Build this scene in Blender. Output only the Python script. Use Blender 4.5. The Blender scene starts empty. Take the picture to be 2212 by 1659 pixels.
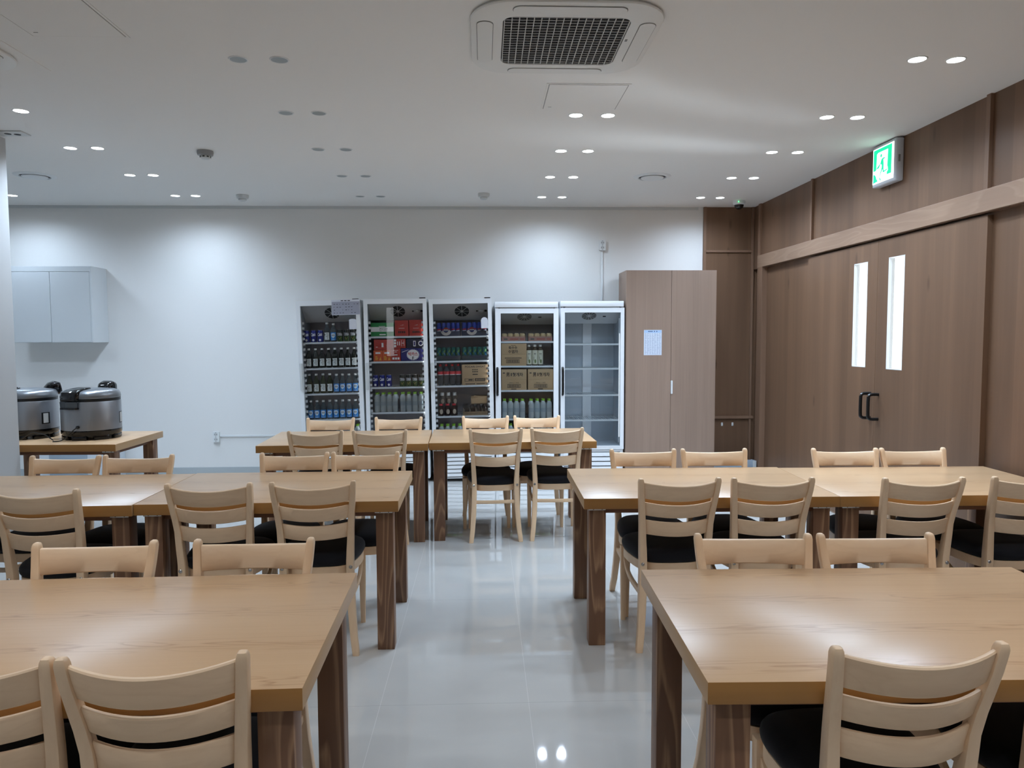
import bpy, bmesh, math, random
from mathutils import Vector, Matrix
random.seed(7)
R = math.radians
scene = bpy.context.scene
COL = scene.collection

# ------------------------------------------------------------------ helpers
def bevel_all(bm, off, seg=2):
    if off > 0:
        bmesh.ops.bevel(bm, geom=list(bm.edges), offset=off, segments=seg, profile=0.5, affect='EDGES')

def add_box(bm, x0, x1, y0, y1, z0, z1, bev=0.0, mi=0, seg=2, M=None):
    b = bmesh.new()
    vs = [b.verts.new((x, y, z)) for z in (z0, z1) for y in (y0, y1) for x in (x0, x1)]
    for f in ((0, 2, 3, 1), (4, 5, 7, 6), (0, 1, 5, 4), (1, 3, 7, 5), (3, 2, 6, 7), (2, 0, 4, 6)):
        b.faces.new([vs[i] for i in f])
    bmesh.ops.recalc_face_normals(b, faces=b.faces)
    bevel_all(b, bev, seg)
    merge(bm, b, mi, M)

def merge(bm, b, mi=0, M=None):
    """append b to bm and free b"""
    b.verts.index_update()
    vs = [bm.verts.new(M @ v.co if M else v.co) for v in b.verts]
    for f in b.faces:
        try:
            nf = bm.faces.new([vs[v.index] for v in f.verts])
            nf.material_index = mi if mi is not None else f.material_index
            nf.smooth = f.smooth
        except ValueError:
            pass
    b.free()

def add_loft(bm, rings, closed_ring=True, cap0=True, cap1=True, mi=0, smooth=True, loop=False):
    vr = [[bm.verts.new(p) for p in r] for r in rings]
    n = len(vr[0])
    pairs = list(zip(vr[:-1], vr[1:])) + ([(vr[-1], vr[0])] if loop else [])
    fs = []
    for a, b in pairs:
        for i in range(n if closed_ring else n - 1):
            j = (i + 1) % n
            fs.append(bm.faces.new((a[i], a[j], b[j], b[i])))
    if cap0 and not loop: fs.append(bm.faces.new(list(reversed(vr[0]))))
    if cap1 and not loop: fs.append(bm.faces.new(vr[-1]))
    for f in fs:
        f.material_index = mi; f.smooth = smooth
    bmesh.ops.recalc_face_normals(bm, faces=fs)
    return fs

def add_lathe(bm, prof, n=24, mi=0, cx=0, cy=0, cz=0, a0=0, smooth=True, cap=True):
    rings = []
    for r, z in prof:
        rings.append([(cx + r * math.cos(a0 + 2 * math.pi * i / n), cy + r * math.sin(a0 + 2 * math.pi * i / n), cz + z) for i in range(n)])
    return add_loft(bm, rings, True, cap, cap, mi, smooth)

def rrect(w, h, r, k=3):
    """rounded rectangle, centred, ccw"""
    pts = []
    for cx, cy, a in ((w/2 - r, h/2 - r, 0), (-w/2 + r, h/2 - r, 90), (-w/2 + r, -h/2 + r, 180), (w/2 - r, -h/2 + r, 270)):
        for i in range(k + 1):
            t = R(a + 90 * i / k)
            pts.append((cx + r * math.cos(t), cy + r * math.sin(t)))
    return pts

def add_tube(bm, pts, rad, n=8, mi=0):
    pts = [Vector(p) for p in pts]
    rings = []
    up = Vector((0, 0, 1))
    for i, p in enumerate(pts):
        t = (pts[min(i + 1, len(pts) - 1)] - pts[max(i - 1, 0)]).normalized()
        ref = up if abs(t.dot(up)) < 0.95 else Vector((1, 0, 0))
        s = t.cross(ref).normalized(); u = s.cross(t)
        rings.append([p + rad * (math.cos(2 * math.pi * k / n) * s + math.sin(2 * math.pi * k / n) * u) for k in range(n)])
    return add_loft(bm, rings, mi=mi)

def smooth_path(pts, sub=6):
    """Catmull-Rom through the points"""
    P = [Vector(p) for p in pts]
    P = [2 * P[0] - P[1]] + P + [2 * P[-1] - P[-2]]
    out = []
    for i in range(1, len(P) - 2):
        for s in range(sub):
            t = s / sub
            a, b, c, d = P[i-1], P[i], P[i+1], P[i+2]
            out.append(0.5 * ((2*b) + (c-a)*t + (2*a-5*b+4*c-d)*t*t + (3*b-a-3*c+d)*t*t*t))
    out.append(P[-2])
    return out

def add_poly(bm, pts, mi=0):
    f = bm.faces.new([bm.verts.new(p) for p in pts]); f.material_index = mi
    return f

def add_prism(bm, pts2, z0, z1, mi=0, smooth=False):
    return add_loft(bm, [[(x, y, z0) for x, y in pts2], [(x, y, z1) for x, y in pts2]], mi=mi, smooth=smooth)

def obj(name, bm, mats, parent=None, angle=38, smooth=True):
    me = bpy.data.meshes.new(name)
    bm.to_mesh(me); bm.free()
    for m in (mats if isinstance(mats, (list, tuple)) else [mats]):
        me.materials.append(m)
    if smooth:
        for p in me.polygons: p.use_smooth = True
        me.set_sharp_from_angle(angle=R(angle))
    o = bpy.data.objects.new(name, me)
    COL.objects.link(o)
    if parent: o.parent = parent
    return o

def tag(o, label, cat, group=None):
    n = len(label.split())
    assert 4 <= n <= 16, (n, label)
    o['label'] = label; o['category'] = cat
    if group: o['group'] = group
    return o

def thing(name, label, cat, loc=(0, 0, 0), rotz=0.0, group=None, roty=0.0):
    o = bpy.data.objects.new(name, None); COL.objects.link(o)
    o.empty_display_size = 0.05
    o.location = loc; o.rotation_euler = (0, roty, rotz)
    return tag(o, label, cat, group)

def struct(o):
    o['kind'] = 'structure'
    return o

def dup(root, label, loc, rotz=0.0, group=None, roty=0.0):
    r = root.copy(); COL.objects.link(r)
    r.location = loc; r.rotation_euler = (0, roty, rotz)
    tag(r, label, root['category'], group or root.get('group'))
    for ch in list(root.children):
        c = ch.copy(); COL.objects.link(c); c.parent = r
        for g in ch.children:
            d = g.copy(); COL.objects.link(d); d.parent = c
    return r

def NB(): return bmesh.new()

# ------------------------------------------------------------------ materials
def srgb(r, g, b):
    f = lambda c: (c/255/12.92) if c/255 <= 0.04045 else ((c/255 + 0.055)/1.055)**2.4
    return (f(r), f(g), f(b), 1)

def mat(name, col, rough=0.5, metal=0.0, spec=0.5, emit=None, es=0.0, coat=0.0):
    m = bpy.data.materials.new(name); m.use_nodes = True
    b = m.node_tree.nodes['Principled BSDF']
    b.inputs['Base Color'].default_value = col if len(col) == 4 else (*col, 1)
    b.inputs['Roughness'].default_value = rough
    b.inputs['Metallic'].default_value = metal
    b.inputs['Specular IOR Level'].default_value = spec
    b.inputs['Coat Weight'].default_value = coat
    if emit:
        b.inputs['Emission Color'].default_value = emit
        b.inputs['Emission Strength'].default_value = es
    return m

class NT:
    def __init__(s, m):
        s.t = m.node_tree; s.N = s.t.nodes; s.L = s.t.links; s.b = s.N['Principled BSDF']
    def n(s, typ, **kw):
        o = s.N.new(typ)
        for k, v in kw.items(): setattr(o, k, v)
        return o
    def link(s, a, b): s.L.new(a, b)
    def val(s, sock, v):
        if hasattr(v, 'is_linked'): s.L.new(v, sock)
        else: sock.default_value = v
    def math(s, op, a, b=0.0, c=0.0):
        o = s.n('ShaderNodeMath', operation=op)
        s.val(o.inputs[0], a); s.val(o.inputs[1], b)
        if len(o.inputs) > 2: s.val(o.inputs[2], c)
        return o.outputs[0]
    def mix(s, fac, a, b, blend='MIX'):
        o = s.n('ShaderNodeMix', data_type='RGBA', blend_type=blend)
        s.val(o.inputs['Factor'], fac); s.val(o.inputs[6], a); s.val(o.inputs[7], b)
        return o.outputs[2]
    def ramp(s, fac, stops):
        o = s.n('ShaderNodeValToRGB')
        e = o.color_ramp.elements
        while len(e) < len(stops): e.new(0.5)
        for i, (p, c) in enumerate(stops):
            e[i].position = p; e[i].color = c if len(c) == 4 else (*c, 1)
        s.val(o.inputs['Fac'], fac)
        return o.outputs['Color']
    def noise(s, vec, scale=5, detail=4, rough=0.5, dist=0.0):
        o = s.n('ShaderNodeTexNoise'); s.val(o.inputs['Vector'], vec)
        o.inputs['Scale'].default_value = scale; o.inputs['Detail'].default_value = detail
        o.inputs['Roughness'].default_value = rough; o.inputs['Distortion'].default_value = dist
        return o.outputs['Fac']
    def coords(s, scale=(1, 1, 1), rand=True, kind='Object'):
        tc = s.n('ShaderNodeTexCoord'); v = tc.outputs[kind]
        if rand:
            oi = s.n('ShaderNodeObjectInfo')
            k = s.n('ShaderNodeVectorMath', operation='SCALE')
            k.inputs[0].default_value = (13.7, 9.3, 17.1); s.link(oi.outputs['Random'], k.inputs['Scale'])
            ad = s.n('ShaderNodeVectorMath', operation='ADD'); s.link(v, ad.inputs[0]); s.link(k.outputs[0], ad.inputs[1]); v = ad.outputs[0]
        mp = s.n('ShaderNodeMapping'); s.link(v, mp.inputs['Vector']); mp.inputs['Scale'].default_value = scale
        return mp.outputs['Vector']
    def bump(s, h, strength=0.1, dist=0.002):
        o = s.n('ShaderNodeBump'); o.inputs['Strength'].default_value = strength; o.inputs['Distance'].default_value = dist
        s.link(h, o.inputs['Height']); s.link(o.outputs[0], s.b.inputs['Normal'])

def scale3(axis, along, across):
    v = [across] * 3; v['xyz'.index(axis)] = along
    return tuple(v)

def wood(name, light, dark, axis='x', rough=0.45, ring=0.35, cath=0.0, cath_scale=(1, 6, 6), tint=0.08, fine=70, spec=0.4, coat=0.0, cath_freq=9.0, cath_dark=None):
    m = mat(name, light, rough, spec=spec, coat=coat); T = NT(m)
    fib = T.noise(T.coords(scale3(axis, 1.6, fine)), 1.0, 3, 0.6)
    broad = T.noise(T.coords(scale3(axis, 0.7, 9)), 1.0, 3, 0.5, 0.4)
    c = T.mix(T.math('MULTIPLY', T.math('SUBTRACT', broad, 0.35), ring * 2.2), light, dark)
    c = T.mix(T.math('MULTIPLY', T.math('SUBTRACT', fib, 0.42), ring * 1.2), c, dark)
    if cath > 0:
        n = T.noise(T.coords(cath_scale), 1.0, 1.5, 0.45, 0.25)
        w = T.math('FRACT', T.math('MULTIPLY', n, cath_freq))
        line = T.ramp(w, [(0.0, (0, 0, 0)), (0.55, (0.12,)*3), (0.86, (1, 1, 1)), (1.0, (0, 0, 0))])
        brk = T.noise(T.coords(scale3(axis, 4, 120)), 1.0, 2)
        fac = T.math('MULTIPLY', T.math('MULTIPLY', line, brk), cath * 1.7)
        c = T.mix(fac, c, cath_dark or dark)
    oi = T.n('ShaderNodeObjectInfo')
    hs = T.n('ShaderNodeHueSaturation'); T.link(c, hs.inputs['Color'])
    T.link(T.math('ADD', 1.0 - tint, T.math('MULTIPLY', oi.outputs['Random'], 2 * tint)), hs.inputs['Value'])
    T.link(hs.outputs['Color'], T.b.inputs['Base Color'])
    T.bump(fib, 0.06, 0.001)
    return m

# beech chairs
CH_L, CH_D = srgb(236, 206, 171), srgb(212, 174, 136)
M_chx = wood('beech_across', CH_L, CH_D, 'x', 0.42, 0.45, 0.18, (1.2, 9, 9), 0.05)
M_chz = wood('beech_upright', CH_L, CH_D, 'z', 0.42, 0.45, 0.12, (9, 9, 1.2), 0.05)
M_chy = wood('beech_fore', CH_L, CH_D, 'y', 0.42, 0.45, 0.12, (9, 1.2, 9), 0.05)
# table
def tabletop_mat():
    m = mat('oak_laminate', srgb(196, 152, 104), 0.2, spec=0.6); T = NT(m)
    light, dark, deep = srgb(203, 168, 130), srgb(187, 148, 108), srgb(160, 118, 80)
    fib = T.noise(T.coords((2.2, 110, 110)), 1.0, 3, 0.6)
    broad = T.noise(T.coords((0.6, 7, 7)), 1.0, 3, 0.5, 0.3)
    c = T.mix(T.math('MULTIPLY', T.math('SUBTRACT', broad, 0.3), 0.8), light, dark)
    c = T.mix(T.math('MULTIPLY', T.math('SUBTRACT', fib, 0.4), 0.5), c, dark)
    # cathedral figure runs in bands, one per plank of the veneer
    tc = T.n('ShaderNodeTexCoord'); sx = T.n('ShaderNodeSeparateXYZ'); T.link(tc.outputs['Object'], sx.inputs[0])
    oi = T.n('ShaderNodeObjectInfo')
    yy = T.math('ADD', sx.outputs['Y'], T.math('MULTIPLY', oi.outputs['Random'], 3.1))
    fr = T.math('FRACT', T.math('MULTIPLY', yy, 4.4))
    band = T.math('SUBTRACT', 1.0, T.math('MULTIPLY', T.math('ABSOLUTE', T.math('SUBTRACT', fr, 0.5)), 4.2))
    band = T.math('MAXIMUM', band, 0.0)
    n = T.noise(T.coords((2.2, 20, 20)), 1.0, 2, 0.45, 0.3)
    w = T.math('FRACT', T.math('MULTIPLY', n, 8.0))
    line = T.ramp(w, [(0.0, (0, 0, 0)), (0.5, (0.1,)*3), (0.85, (1, 1, 1)), (1.0, (0, 0, 0))])
    brk = T.noise(T.coords((7, 160, 160)), 1.0, 2)
    fac = T.math('MULTIPLY', T.math('MULTIPLY', line, T.math('ADD', brk, 0.1)), T.math('MULTIPLY', band, 1.1))
    c = T.mix(fac, c, deep)
    T.link(c, T.b.inputs['Base Color'])
    T.link(T.math('ADD', 0.25, T.math('MULTIPLY', fib, 0.09)), T.b.inputs['Roughness'])
    return m
M_top = tabletop_mat()
M_edge = wood('oak_edge_band', srgb(166, 118, 62), srgb(138, 92, 44), 'x', 0.45, 0.4, 0, tint=0.03)
M_end_lit = wood('oak_end_lit', srgb(196, 160, 118), srgb(176, 138, 96), 'y', 0.4, 0.4, 0, tint=0.03)  # end faces coloured lighter, standing in for light from the aisle
M_leg = wood('dark_stained_pine', srgb(118, 84, 62), srgb(82, 55, 41), 'z', 0.45, 0.5, 1.15, (7, 7, 0.8), 0.14, cath_freq=10, cath_dark=srgb(158, 122, 92))
M_apron = wood('red_brown_apron', srgb(120, 79, 53), srgb(92, 58, 39), 'x', 0.5, 0.4)
M_bracket = mat('galvanised_bracket', srgb(200, 200, 196), 0.4, 0.7)
M_screw = mat('screw_dark', srgb(60, 60, 60), 0.4, 0.8)
M_bolt = mat('bolt_steel', srgb(190, 190, 190), 0.25, 1.0)
def fabric():
    m = mat('black_seat_fabric', srgb(17, 17, 22), 0.85, spec=0.25); T = NT(m)
    n = T.noise(T.coords((500, 500, 500)), 1.0, 2)
    T.link(T.mix(n, srgb(10, 10, 13), srgb(24, 24, 31)), T.b.inputs['Base Color'])
    T.b.inputs['Sheen Weight'].default_value = 0.08
    T.bump(n, 0.2, 0.001)
    return m
M_seat = fabric()

def wall_mat(name, col, rough=0.75, bump=0.15):
    m = mat(name, col, rough, spec=0.25); T = NT(m)
    n = T.noise(T.coords((90, 90, 90), rand=False), 1.0, 3)
    big = T.noise(T.coords((0.8, 0.8, 0.8), rand=False), 1.0, 2)
    T.link(T.mix(T.math('MULTIPLY', big, 0.06), col, (col[0]*.8, col[1]*.8, col[2]*.8, 1)), T.b.inputs['Base Color'])
    T.bump(n, bump, 0.002)
    return m
M_wall = wall_mat('white_wallpaper', (0.80, 0.79, 0.77, 1))
M_wall_shade = wall_mat('shaded_white_wallpaper', (0.50, 0.495, 0.485, 1))  # white wallpaper darkened for the left wall, its dimmer light put into the colour
M_ceil = wall_mat('ceiling_paint', (0.85, 0.835, 0.81, 1), 0.8, 0.05)
M_base = mat('grey_baseboard', srgb(176, 182, 184), 0.5)
M_white = mat('white_plastic', srgb(226, 228, 228), 0.35)
M_offw = mat('grey_white_plastic', srgb(205, 207, 206), 0.4)
M_grey = mat('mid_grey_plastic', srgb(128, 128, 126), 0.5)
M_dark = mat('dark_grey', srgb(40, 41, 43), 0.6)
M_black = mat('black_plastic', srgb(12, 12, 13), 0.3)
M_gap = mat('shadow_gap', srgb(20, 17, 15), 0.9)

def panel_wood(name, base, axis_mix='y', plank=0.115, var=.85):
    """wood-print wall panel: vertical planks of differing tone, fine upright grain, small knots"""
    m = mat(name, base, 0.42, spec=0.35); T = NT(m)
    tc = T.n('ShaderNodeTexCoord'); sx = T.n('ShaderNodeSeparateXYZ'); T.link(tc.outputs['Object'], sx.inputs[0])
    h = T.math('ADD', sx.outputs['X'], sx.outputs['Y'])
    wob = T.math('MULTIPLY', T.noise(T.coords((2, 2, 0.6), rand=False), 1.0, 1), 0.03)
    idx = T.math('FLOOR', T.math('DIVIDE', T.math('ADD', h, wob), plank))
    wn = T.n('ShaderNodeTexWhiteNoise', noise_dimensions='1D'); T.link(idx, wn.inputs['W'])
    fib = T.noise(T.coords((70, 70, 1.3), rand=False), 1.0, 4, 0.6)
    broad = T.noise(T.coords((7, 7, 0.45), rand=False), 1.0, 3, 0.5, 0.5)
    dk = tuple(c * 0.62 for c in base[:3]) + (1,)
    lt = tuple(min(1, c * 1.22) for c in base[:3]) + (1,)
    c = T.mix(T.math('MULTIPLY', wn.outputs['Value'], 0.55), dk, base)
    c = T.mix(var, base, c)
    c = T.mix(T.math('MULTIPLY', T.math('SUBTRACT', broad, 0.45), 1.1), c, lt)
    c = T.mix(T.math('MULTIPLY', T.math('SUBTRACT', fib, 0.45), 0.9), c, dk)
    vo = T.n('ShaderNodeTexVoronoi'); T.link(T.coords((7, 7, 2.2), rand=False), vo.inputs['Vector']); vo.inputs['Scale'].default_value = 0.55
    knot = T.ramp(vo.outputs['Distance'], [(0.0, (1, 1, 1)), (0.035, (0.8,)*3), (0.085, (0, 0, 0))])
    c = T.mix(T.math('MULTIPLY', knot, 0.65), c, tuple(x * 0.3 for x in base[:3]) + (1,))
    T.link(c, T.b.inputs['Base Color'])
    T.bump(fib, 0.05, 0.001)
    return m
M_panel = panel_wood('walnut_print_panel', srgb(125, 95, 73))
M_beam = wood('walnut_print_beam', srgb(146, 118, 97), srgb(118, 92, 74), 'y', 0.45, 0.4, 0.3, (6, 1.0, 6), 0.0, cath_dark=srgb(172, 144, 122))
M_trimw = wood('walnut_print_upright', srgb(131, 102, 82), srgb(104, 79, 62), 'z', 0.45, 0.4, 0, tint=0.0)
M_cab = panel_wood('ash_brown_laminate', srgb(158, 134, 118), plank=0.06, var=.35)

def floor_mat():
    m = mat('polished_porcelain_tile', srgb(180, 180, 177), 0.03, spec=0.8); T = NT(m)
    tc = T.n('ShaderNodeTexCoord'); sx = T.n('ShaderNodeSeparateXYZ'); T.link(tc.outputs['Object'], sx.inputs[0])
    fx = T.math('FRACT', T.math('DIVIDE', T.math('ADD', sx.outputs['X'], 50 * 0.6225 + 0.4425), 0.6225))
    fy = T.math('FRACT', T.math('DIVIDE', T.math('ADD', sx.outputs['Y'], 20 * 1.245 - 3.049), 1.245))
    gx = T.math('LESS_THAN', T.math('ABSOLUTE', T.math('SUBTRACT', T.math('FRACT', T.math('ADD', fx, 0.5)), 0.5)), 0.0016)
    gy = T.math('LESS_THAN', T.math('ABSOLUTE', T.math('SUBTRACT', T.math('FRACT', T.math('ADD', fy, 0.5)), 0.5)), 0.0007)
    cl = T.noise(T.coords((1.6, 2.6, 1), rand=False), 1.0, 4, 0.55, 0.8)
    c = T.mix(cl, srgb(182, 182, 180), srgb(197, 196, 192))
    c = T.mix(gx, c, srgb(210, 210, 207)); c = T.mix(gy, c, srgb(160, 160, 157))
    T.link(c, T.b.inputs['Base Color'])
    T.link(T.math('ADD', 0.02, T.math('MULTIPLY', cl, 0.03)), T.b.inputs['Roughness'])
    return m
M_floor = floor_mat()

def glass_mat(name, tint=(0.93, 0.96, 0.97, 1), refl=1.0, ior=1.45):
    m = bpy.data.materials.new(name); m.use_nodes = True
    t = m.node_tree; t.nodes.clear()
    out = t.nodes.new('ShaderNodeOutputMaterial'); mx = t.nodes.new('ShaderNodeMixShader')
    tr = t.nodes.new('ShaderNodeBsdfTransparent'); tr.inputs[0].default_value = tint
    gl = t.nodes.new('ShaderNodeBsdfGlossy'); gl.inputs['Roughness'].default_value = 0.0
    fr = t.nodes.new('ShaderNodeFresnel'); fr.inputs['IOR'].default_value = ior
    mu = t.nodes.new('ShaderNodeMath'); mu.operation = 'MULTIPLY'; mu.inputs[1].default_value = refl; mu.use_clamp = True
    t.links.new(fr.outputs[0], mu.inputs[0]); t.links.new(mu.outputs[0], mx.inputs[0])
    t.links.new(tr.outputs[0], mx.inputs[1]); t.links.new(gl.outputs[0], mx.inputs[2]); t.links.new(mx.outputs[0], out.inputs[0])
    return m
M_glass = glass_mat('door_glass', (0.95, 0.97, 0.98, 1), 0.6)
M_glassd = glass_mat('tinted_door_glass', (0.95, 0.96, 0.97, 1), 0.55)
M_clear = glass_mat('window_glass', (0.97, 0.98, 0.98, 1), 0.7)
def bottle_glass(name, col, a=0.5, rough=0.08):
    m = bpy.data.materials.new(name); m.use_nodes = True
    t = m.node_tree; t.nodes.clear()
    out = t.nodes.new('ShaderNodeOutputMaterial'); mx = t.nodes.new('ShaderNodeMixShader'); mx.inputs[0].default_value = a
    tr = t.nodes.new('ShaderNodeBsdfTransparent'); tr.inputs[0].default_value = tuple(min(1, c * 0.4 + 0.55) for c in col[:3]) + (1,)
    pb = t.nodes.new('ShaderNodeBsdfPrincipled'); pb.inputs['Base Color'].default_value = col; pb.inputs['Roughness'].default_value = rough
    t.links.new(tr.outputs[0], mx.inputs[1]); t.links.new(pb.outputs[0], mx.inputs[2]); t.links.new(mx.outputs[0], out.inputs[0])
    return m

# ------------------------------------------------------------------ camera (26 mm-class phone lens, 1.54 m above the floor)
F_PX, YAW, PIT, ROL, CAMH = 1613.137, 0.03734, 0.06433, 0.00323, 1.5417
def cam_axes():
    cy, sy, cp, sp = math.cos(YAW), math.sin(YAW), math.cos(PIT), math.sin(PIT)
    f = Vector((sy*cp, cy*cp, -sp)); r = Vector((cy, -sy, 0)); d = f.cross(r)
    return math.cos(ROL)*r + math.sin(ROL)*d, -math.sin(ROL)*r + math.cos(ROL)*d, f
cam = bpy.data.cameras.new('camera'); cam.sensor_fit = 'HORIZONTAL'; cam.sensor_width = 36.0
cam.lens = F_PX * 36.0 / 2212.0; cam.clip_start = 0.02; cam.clip_end = 200
co = bpy.data.objects.new('camera', cam); COL.objects.link(co)
r_, d_, f_ = cam_axes()
co.matrix_world = Matrix(((r_.x, -d_.x, -f_.x, 0), (r_.y, -d_.y, -f_.y, 0), (r_.z, -d_.z, -f_.z, CAMH), (0, 0, 0, 1)))
scene.camera = co

# ------------------------------------------------------------------ room shell
H = 2.96; YB = 8.33; XR = 3.015; XRL = 3.05; YN = -2.6; XL = -3.41; XFL = -6.2
def S(name, boxes, m, bev=0.0):
    bm = NB()
    for b in boxes: add_box(bm, *b, bev=bev)
    return struct(obj(name, bm, m, smooth=False))
S('floor', [(XFL - .2, 3.3, YN - .2, YB + .2, -0.1, 0)], M_floor)
S('ceiling', [(XFL - .2, 3.3, YN - .2, YB + .2, H, H + .1)], M_ceil)
S('wall_back', [(XFL - .2, 3.3, YB, YB + .2, 0, H)], M_wall)
S('wall_left', [(XL - .2, XL, YN, 5.57, 0, H)], M_wall_shade)
S('wall_far_left', [(XFL - .2, XFL, YN, YB, 0, H)], M_wall)
WX0, WX1, WZ0, WZ1 = -2.44, -2.14, 1.0, 2.3
S('wall_front', [(XFL, WX0, YN - .2, YN, 0, H), (WX1, 3.3, YN - .2, YN, 0, H), (WX0, WX1, YN - .2, YN, 0, WZ0), (WX0, WX1, YN - .2, YN, WZ1, H)], M_wall)
S('window_1', [(x - .03, x + .03, YN - .14, YN - .08, WZ0, WZ1) for x in (WX0 + .03, WX1 - .03)] + [(WX0, WX1, YN - .14, YN - .08, z - .03, z + .03) for z in (WZ0 + .03, WZ1 - .03)], M_wall)
S('baseboard_back', [(XFL, 2.38, YB - .014, YB, 0, .1)], M_base)
S('baseboard_left', [(XL, XL + .014, YN, 5.57, 0, .1), (XL - .2, XL + .014, 5.57, 5.584, 0, .1)], M_base)
S('trim_1', [(XFL, 2.39, YB - .012, YB, H - .03, H)], M_offw)
# wood clad right wall: upper cladding, lower cladding either side of the doorway
S('wall_right', [(XR, 3.3, YN, YB, 2.27, H), (XRL, 3.3, 6.72, YB, 0, 2.27), (XRL, 3.3, YN, 4.58, 0, 2.27), (XRL, 3.3, 4.58, 6.72, 2.2, 2.27)], M_panel)
S('trim_2', [(2.988, XR + .001, YN, 8.12, 2.273, 2.405)], M_beam, 0.002)
S('trim_3', [(2.99, XRL, 7.975, 8.115, 0, 2.273)], M_trimw, 0.002)
S('trim_4', [(XR - .024, XR, 6.785, 6.815, 2.405, H)], M_trimw, 0.001)
S('trim_5', [(XR - .024, XR, 4.388, 4.424, 2.405, H)], M_trimw, 0.001)
S('trim_6', [(XR - .024, XR, 8.06, 8.115, 2.405, H)], M_trimw, 0.001)
S('wall_corner', [(2.446, 3.1, 8.306, YB, 0, H)], M_panel)
S('trim_7', [(2.475, 3.0, 8.290, 8.306, 2.462, 2.487)], M_trimw, 0.001)
S('trim_8', [(2.475, 3.03, 8.278, 8.306, .602, .632)], M_trimw, 0.002)
S('trim_9', [(2.444, 2.474, 8.288, 8.306, 0, H)], M_trimw, 0.001)
S('trim_10', [(2.985, 3.01, 8.285, 8.306, 0, H)], M_trimw, 0.001)

# double door with two narrow panes and bow handles
door = struct(bpy.data.objects.new('door_1', None)); COL.objects.link(door); door.location = (XR, 5.65, 0)
def leaf(y0, y1, wy0, wy1, name='door_leaf'):
    bm = NB(); z0, z1, a, b = 0.012, 2.255, 1.283, 2.114
    for bx in ((y0, wy0, z0, z1), (wy1, y1, z0, z1), (wy0, wy1, z0, a), (wy0, wy1, b, z1)):
        add_box(bm, 0, .04, bx[0], bx[1], bx[2], bx[3])
    o = obj(name, bm, M_panel, door, smooth=False)
    f = NB()
    for bx in ((wy0 + .0005, wy0 + .006, a, b), (wy1 - .006, wy1 - .0005, a, b), (wy0, wy1, a + .0005, a + .006), (wy0, wy1, b - .006, b - .0005)):
        add_box(f, -.001, .042, *bx)
    obj('window_frame', f, M_white, o, smooth=False)
    g = NB(); add_box(g, .022, .026, wy0 + .005, wy1 - .005, a + .005, b - .005)
    obj('window_pane', g, M_clear, o, smooth=False)
    return o
l1 = leaf(.0015, 1.238, .148, .366); l2 = leaf(-1.24, -.0015, -.37, -.155)
for lf, y in ((l1, .055), (l2, -.06)):
    bm = NB()
    pts = [(0, y, 1.085), (-.05, y, 1.085), (-.07, y, 1.078), (-.078, y, 1.055), (-.078, y, .925), (-.07, y, .902), (-.05, y, .895), (0, y, .895)]
    add_tube(bm, smooth_path(pts, 4), .0125, 10)
    obj('door_handle', bm, M_black, lf)

# ------------------------------------------------------------------ tables
def make_table(L, D, name, label, loc, rot):
    t = thing(name, label, 'table', loc, rot, 'oak topped tables with dark legs')
    TT = 0.053; zt = .75
    bm = NB(); add_box(bm, 0, L, 0, D, zt - TT, zt, .0015, 0, 2)
    bm.normal_update()
    for f in bm.faces: f.material_index = 0 if f.normal.z > .7 else 2 if abs(f.normal.x) > .7 else 1
    obj('tabletop', bm, [M_top, M_edge, M_end_lit], t)
    ix, iy, s = .031, .040, .083
    for x0 in (ix, L - ix - s):
        for y0 in (iy, D - iy - s):
            lb = NB(); add_box(lb, -s/2, s/2, -s/2, s/2, 0, .69, .003)
            lg = obj('leg', lb, M_leg, t); lg.location = (x0 + s/2, y0 + s/2, 0)
            bb = NB(); f = -1 if y0 == iy else 1
            yb = y0 + s/2 + f * (s/2 + .001)
            add_box(bb, x0 - .004, x0 + s - .002, min(yb, yb + f*.004), max(yb, yb + f*.004), .684, zt - TT, .0005)
            for sxp in (.018, .06): add_box(bb, x0 + sxp, x0 + sxp + .006, yb + f*.0042 - .0008, yb + f*.0042 + .0008, .687, .693, mi=1)
            obj('bracket', bb, [M_bracket, M_screw], t)
    for y0 in (iy + .022, D - iy - .046):
        ab = NB(); add_box(ab, ix + s, L - ix - s, y0, y0 + .024, .664, zt - TT, .001); obj('apron', ab, M_apron, t)
    for x0 in (ix + .022, L - ix - .046):
        ab = NB(); add_box(ab, x0, x0 + .024, iy + s, D - iy - s, .664, zt - TT, .001); obj('apron', ab, M_apron, t)
    return t
TAB = {
 'NL': (1.265, .826, (-1.6785, 1.629), .020, 'light oak table in the left foreground, dark brown legs'),
 'NR': (1.265, .826, (.507, 1.641), -.025, 'light oak table in the right foreground with the glossy highlight'),
 'ML1': (1.262, .812, (-2.927, 3.527), .012, 'oak table in the middle row nearest the white wall, its left end cut off'),
 'ML2': (1.246, .815, (-1.6625, 3.556), .012, 'oak table of the left middle pair, its end facing the aisle'),
 'MR1': (1.262, .826, (.482, 3.574), -.012, 'oak table of the right middle pair, its end facing the aisle'),
 'MR2': (1.243, .800, (1.7455, 3.559), -.012, 'oak table of the right middle pair, pushed against the wood wall'),
 'B1': (1.246, .812, (-1.662, 5.448), .036, 'oak table before the three canned drink fridges, left of the back pair'),
 'B2': (1.256, .806, (-.4125, 5.516), .022, 'oak table of the back row nearest the tall wood cabinet'),
 'K': (1.13, .785, (-3.8588, 5.6136), -.020, 'oak table carrying the two rice cookers by the back wall'),
}
for k, (L, D, (x, y), rt, lab) in TAB.items():
    make_table(L, D, 'dining_table', lab, (x, y, 0), rt)

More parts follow.
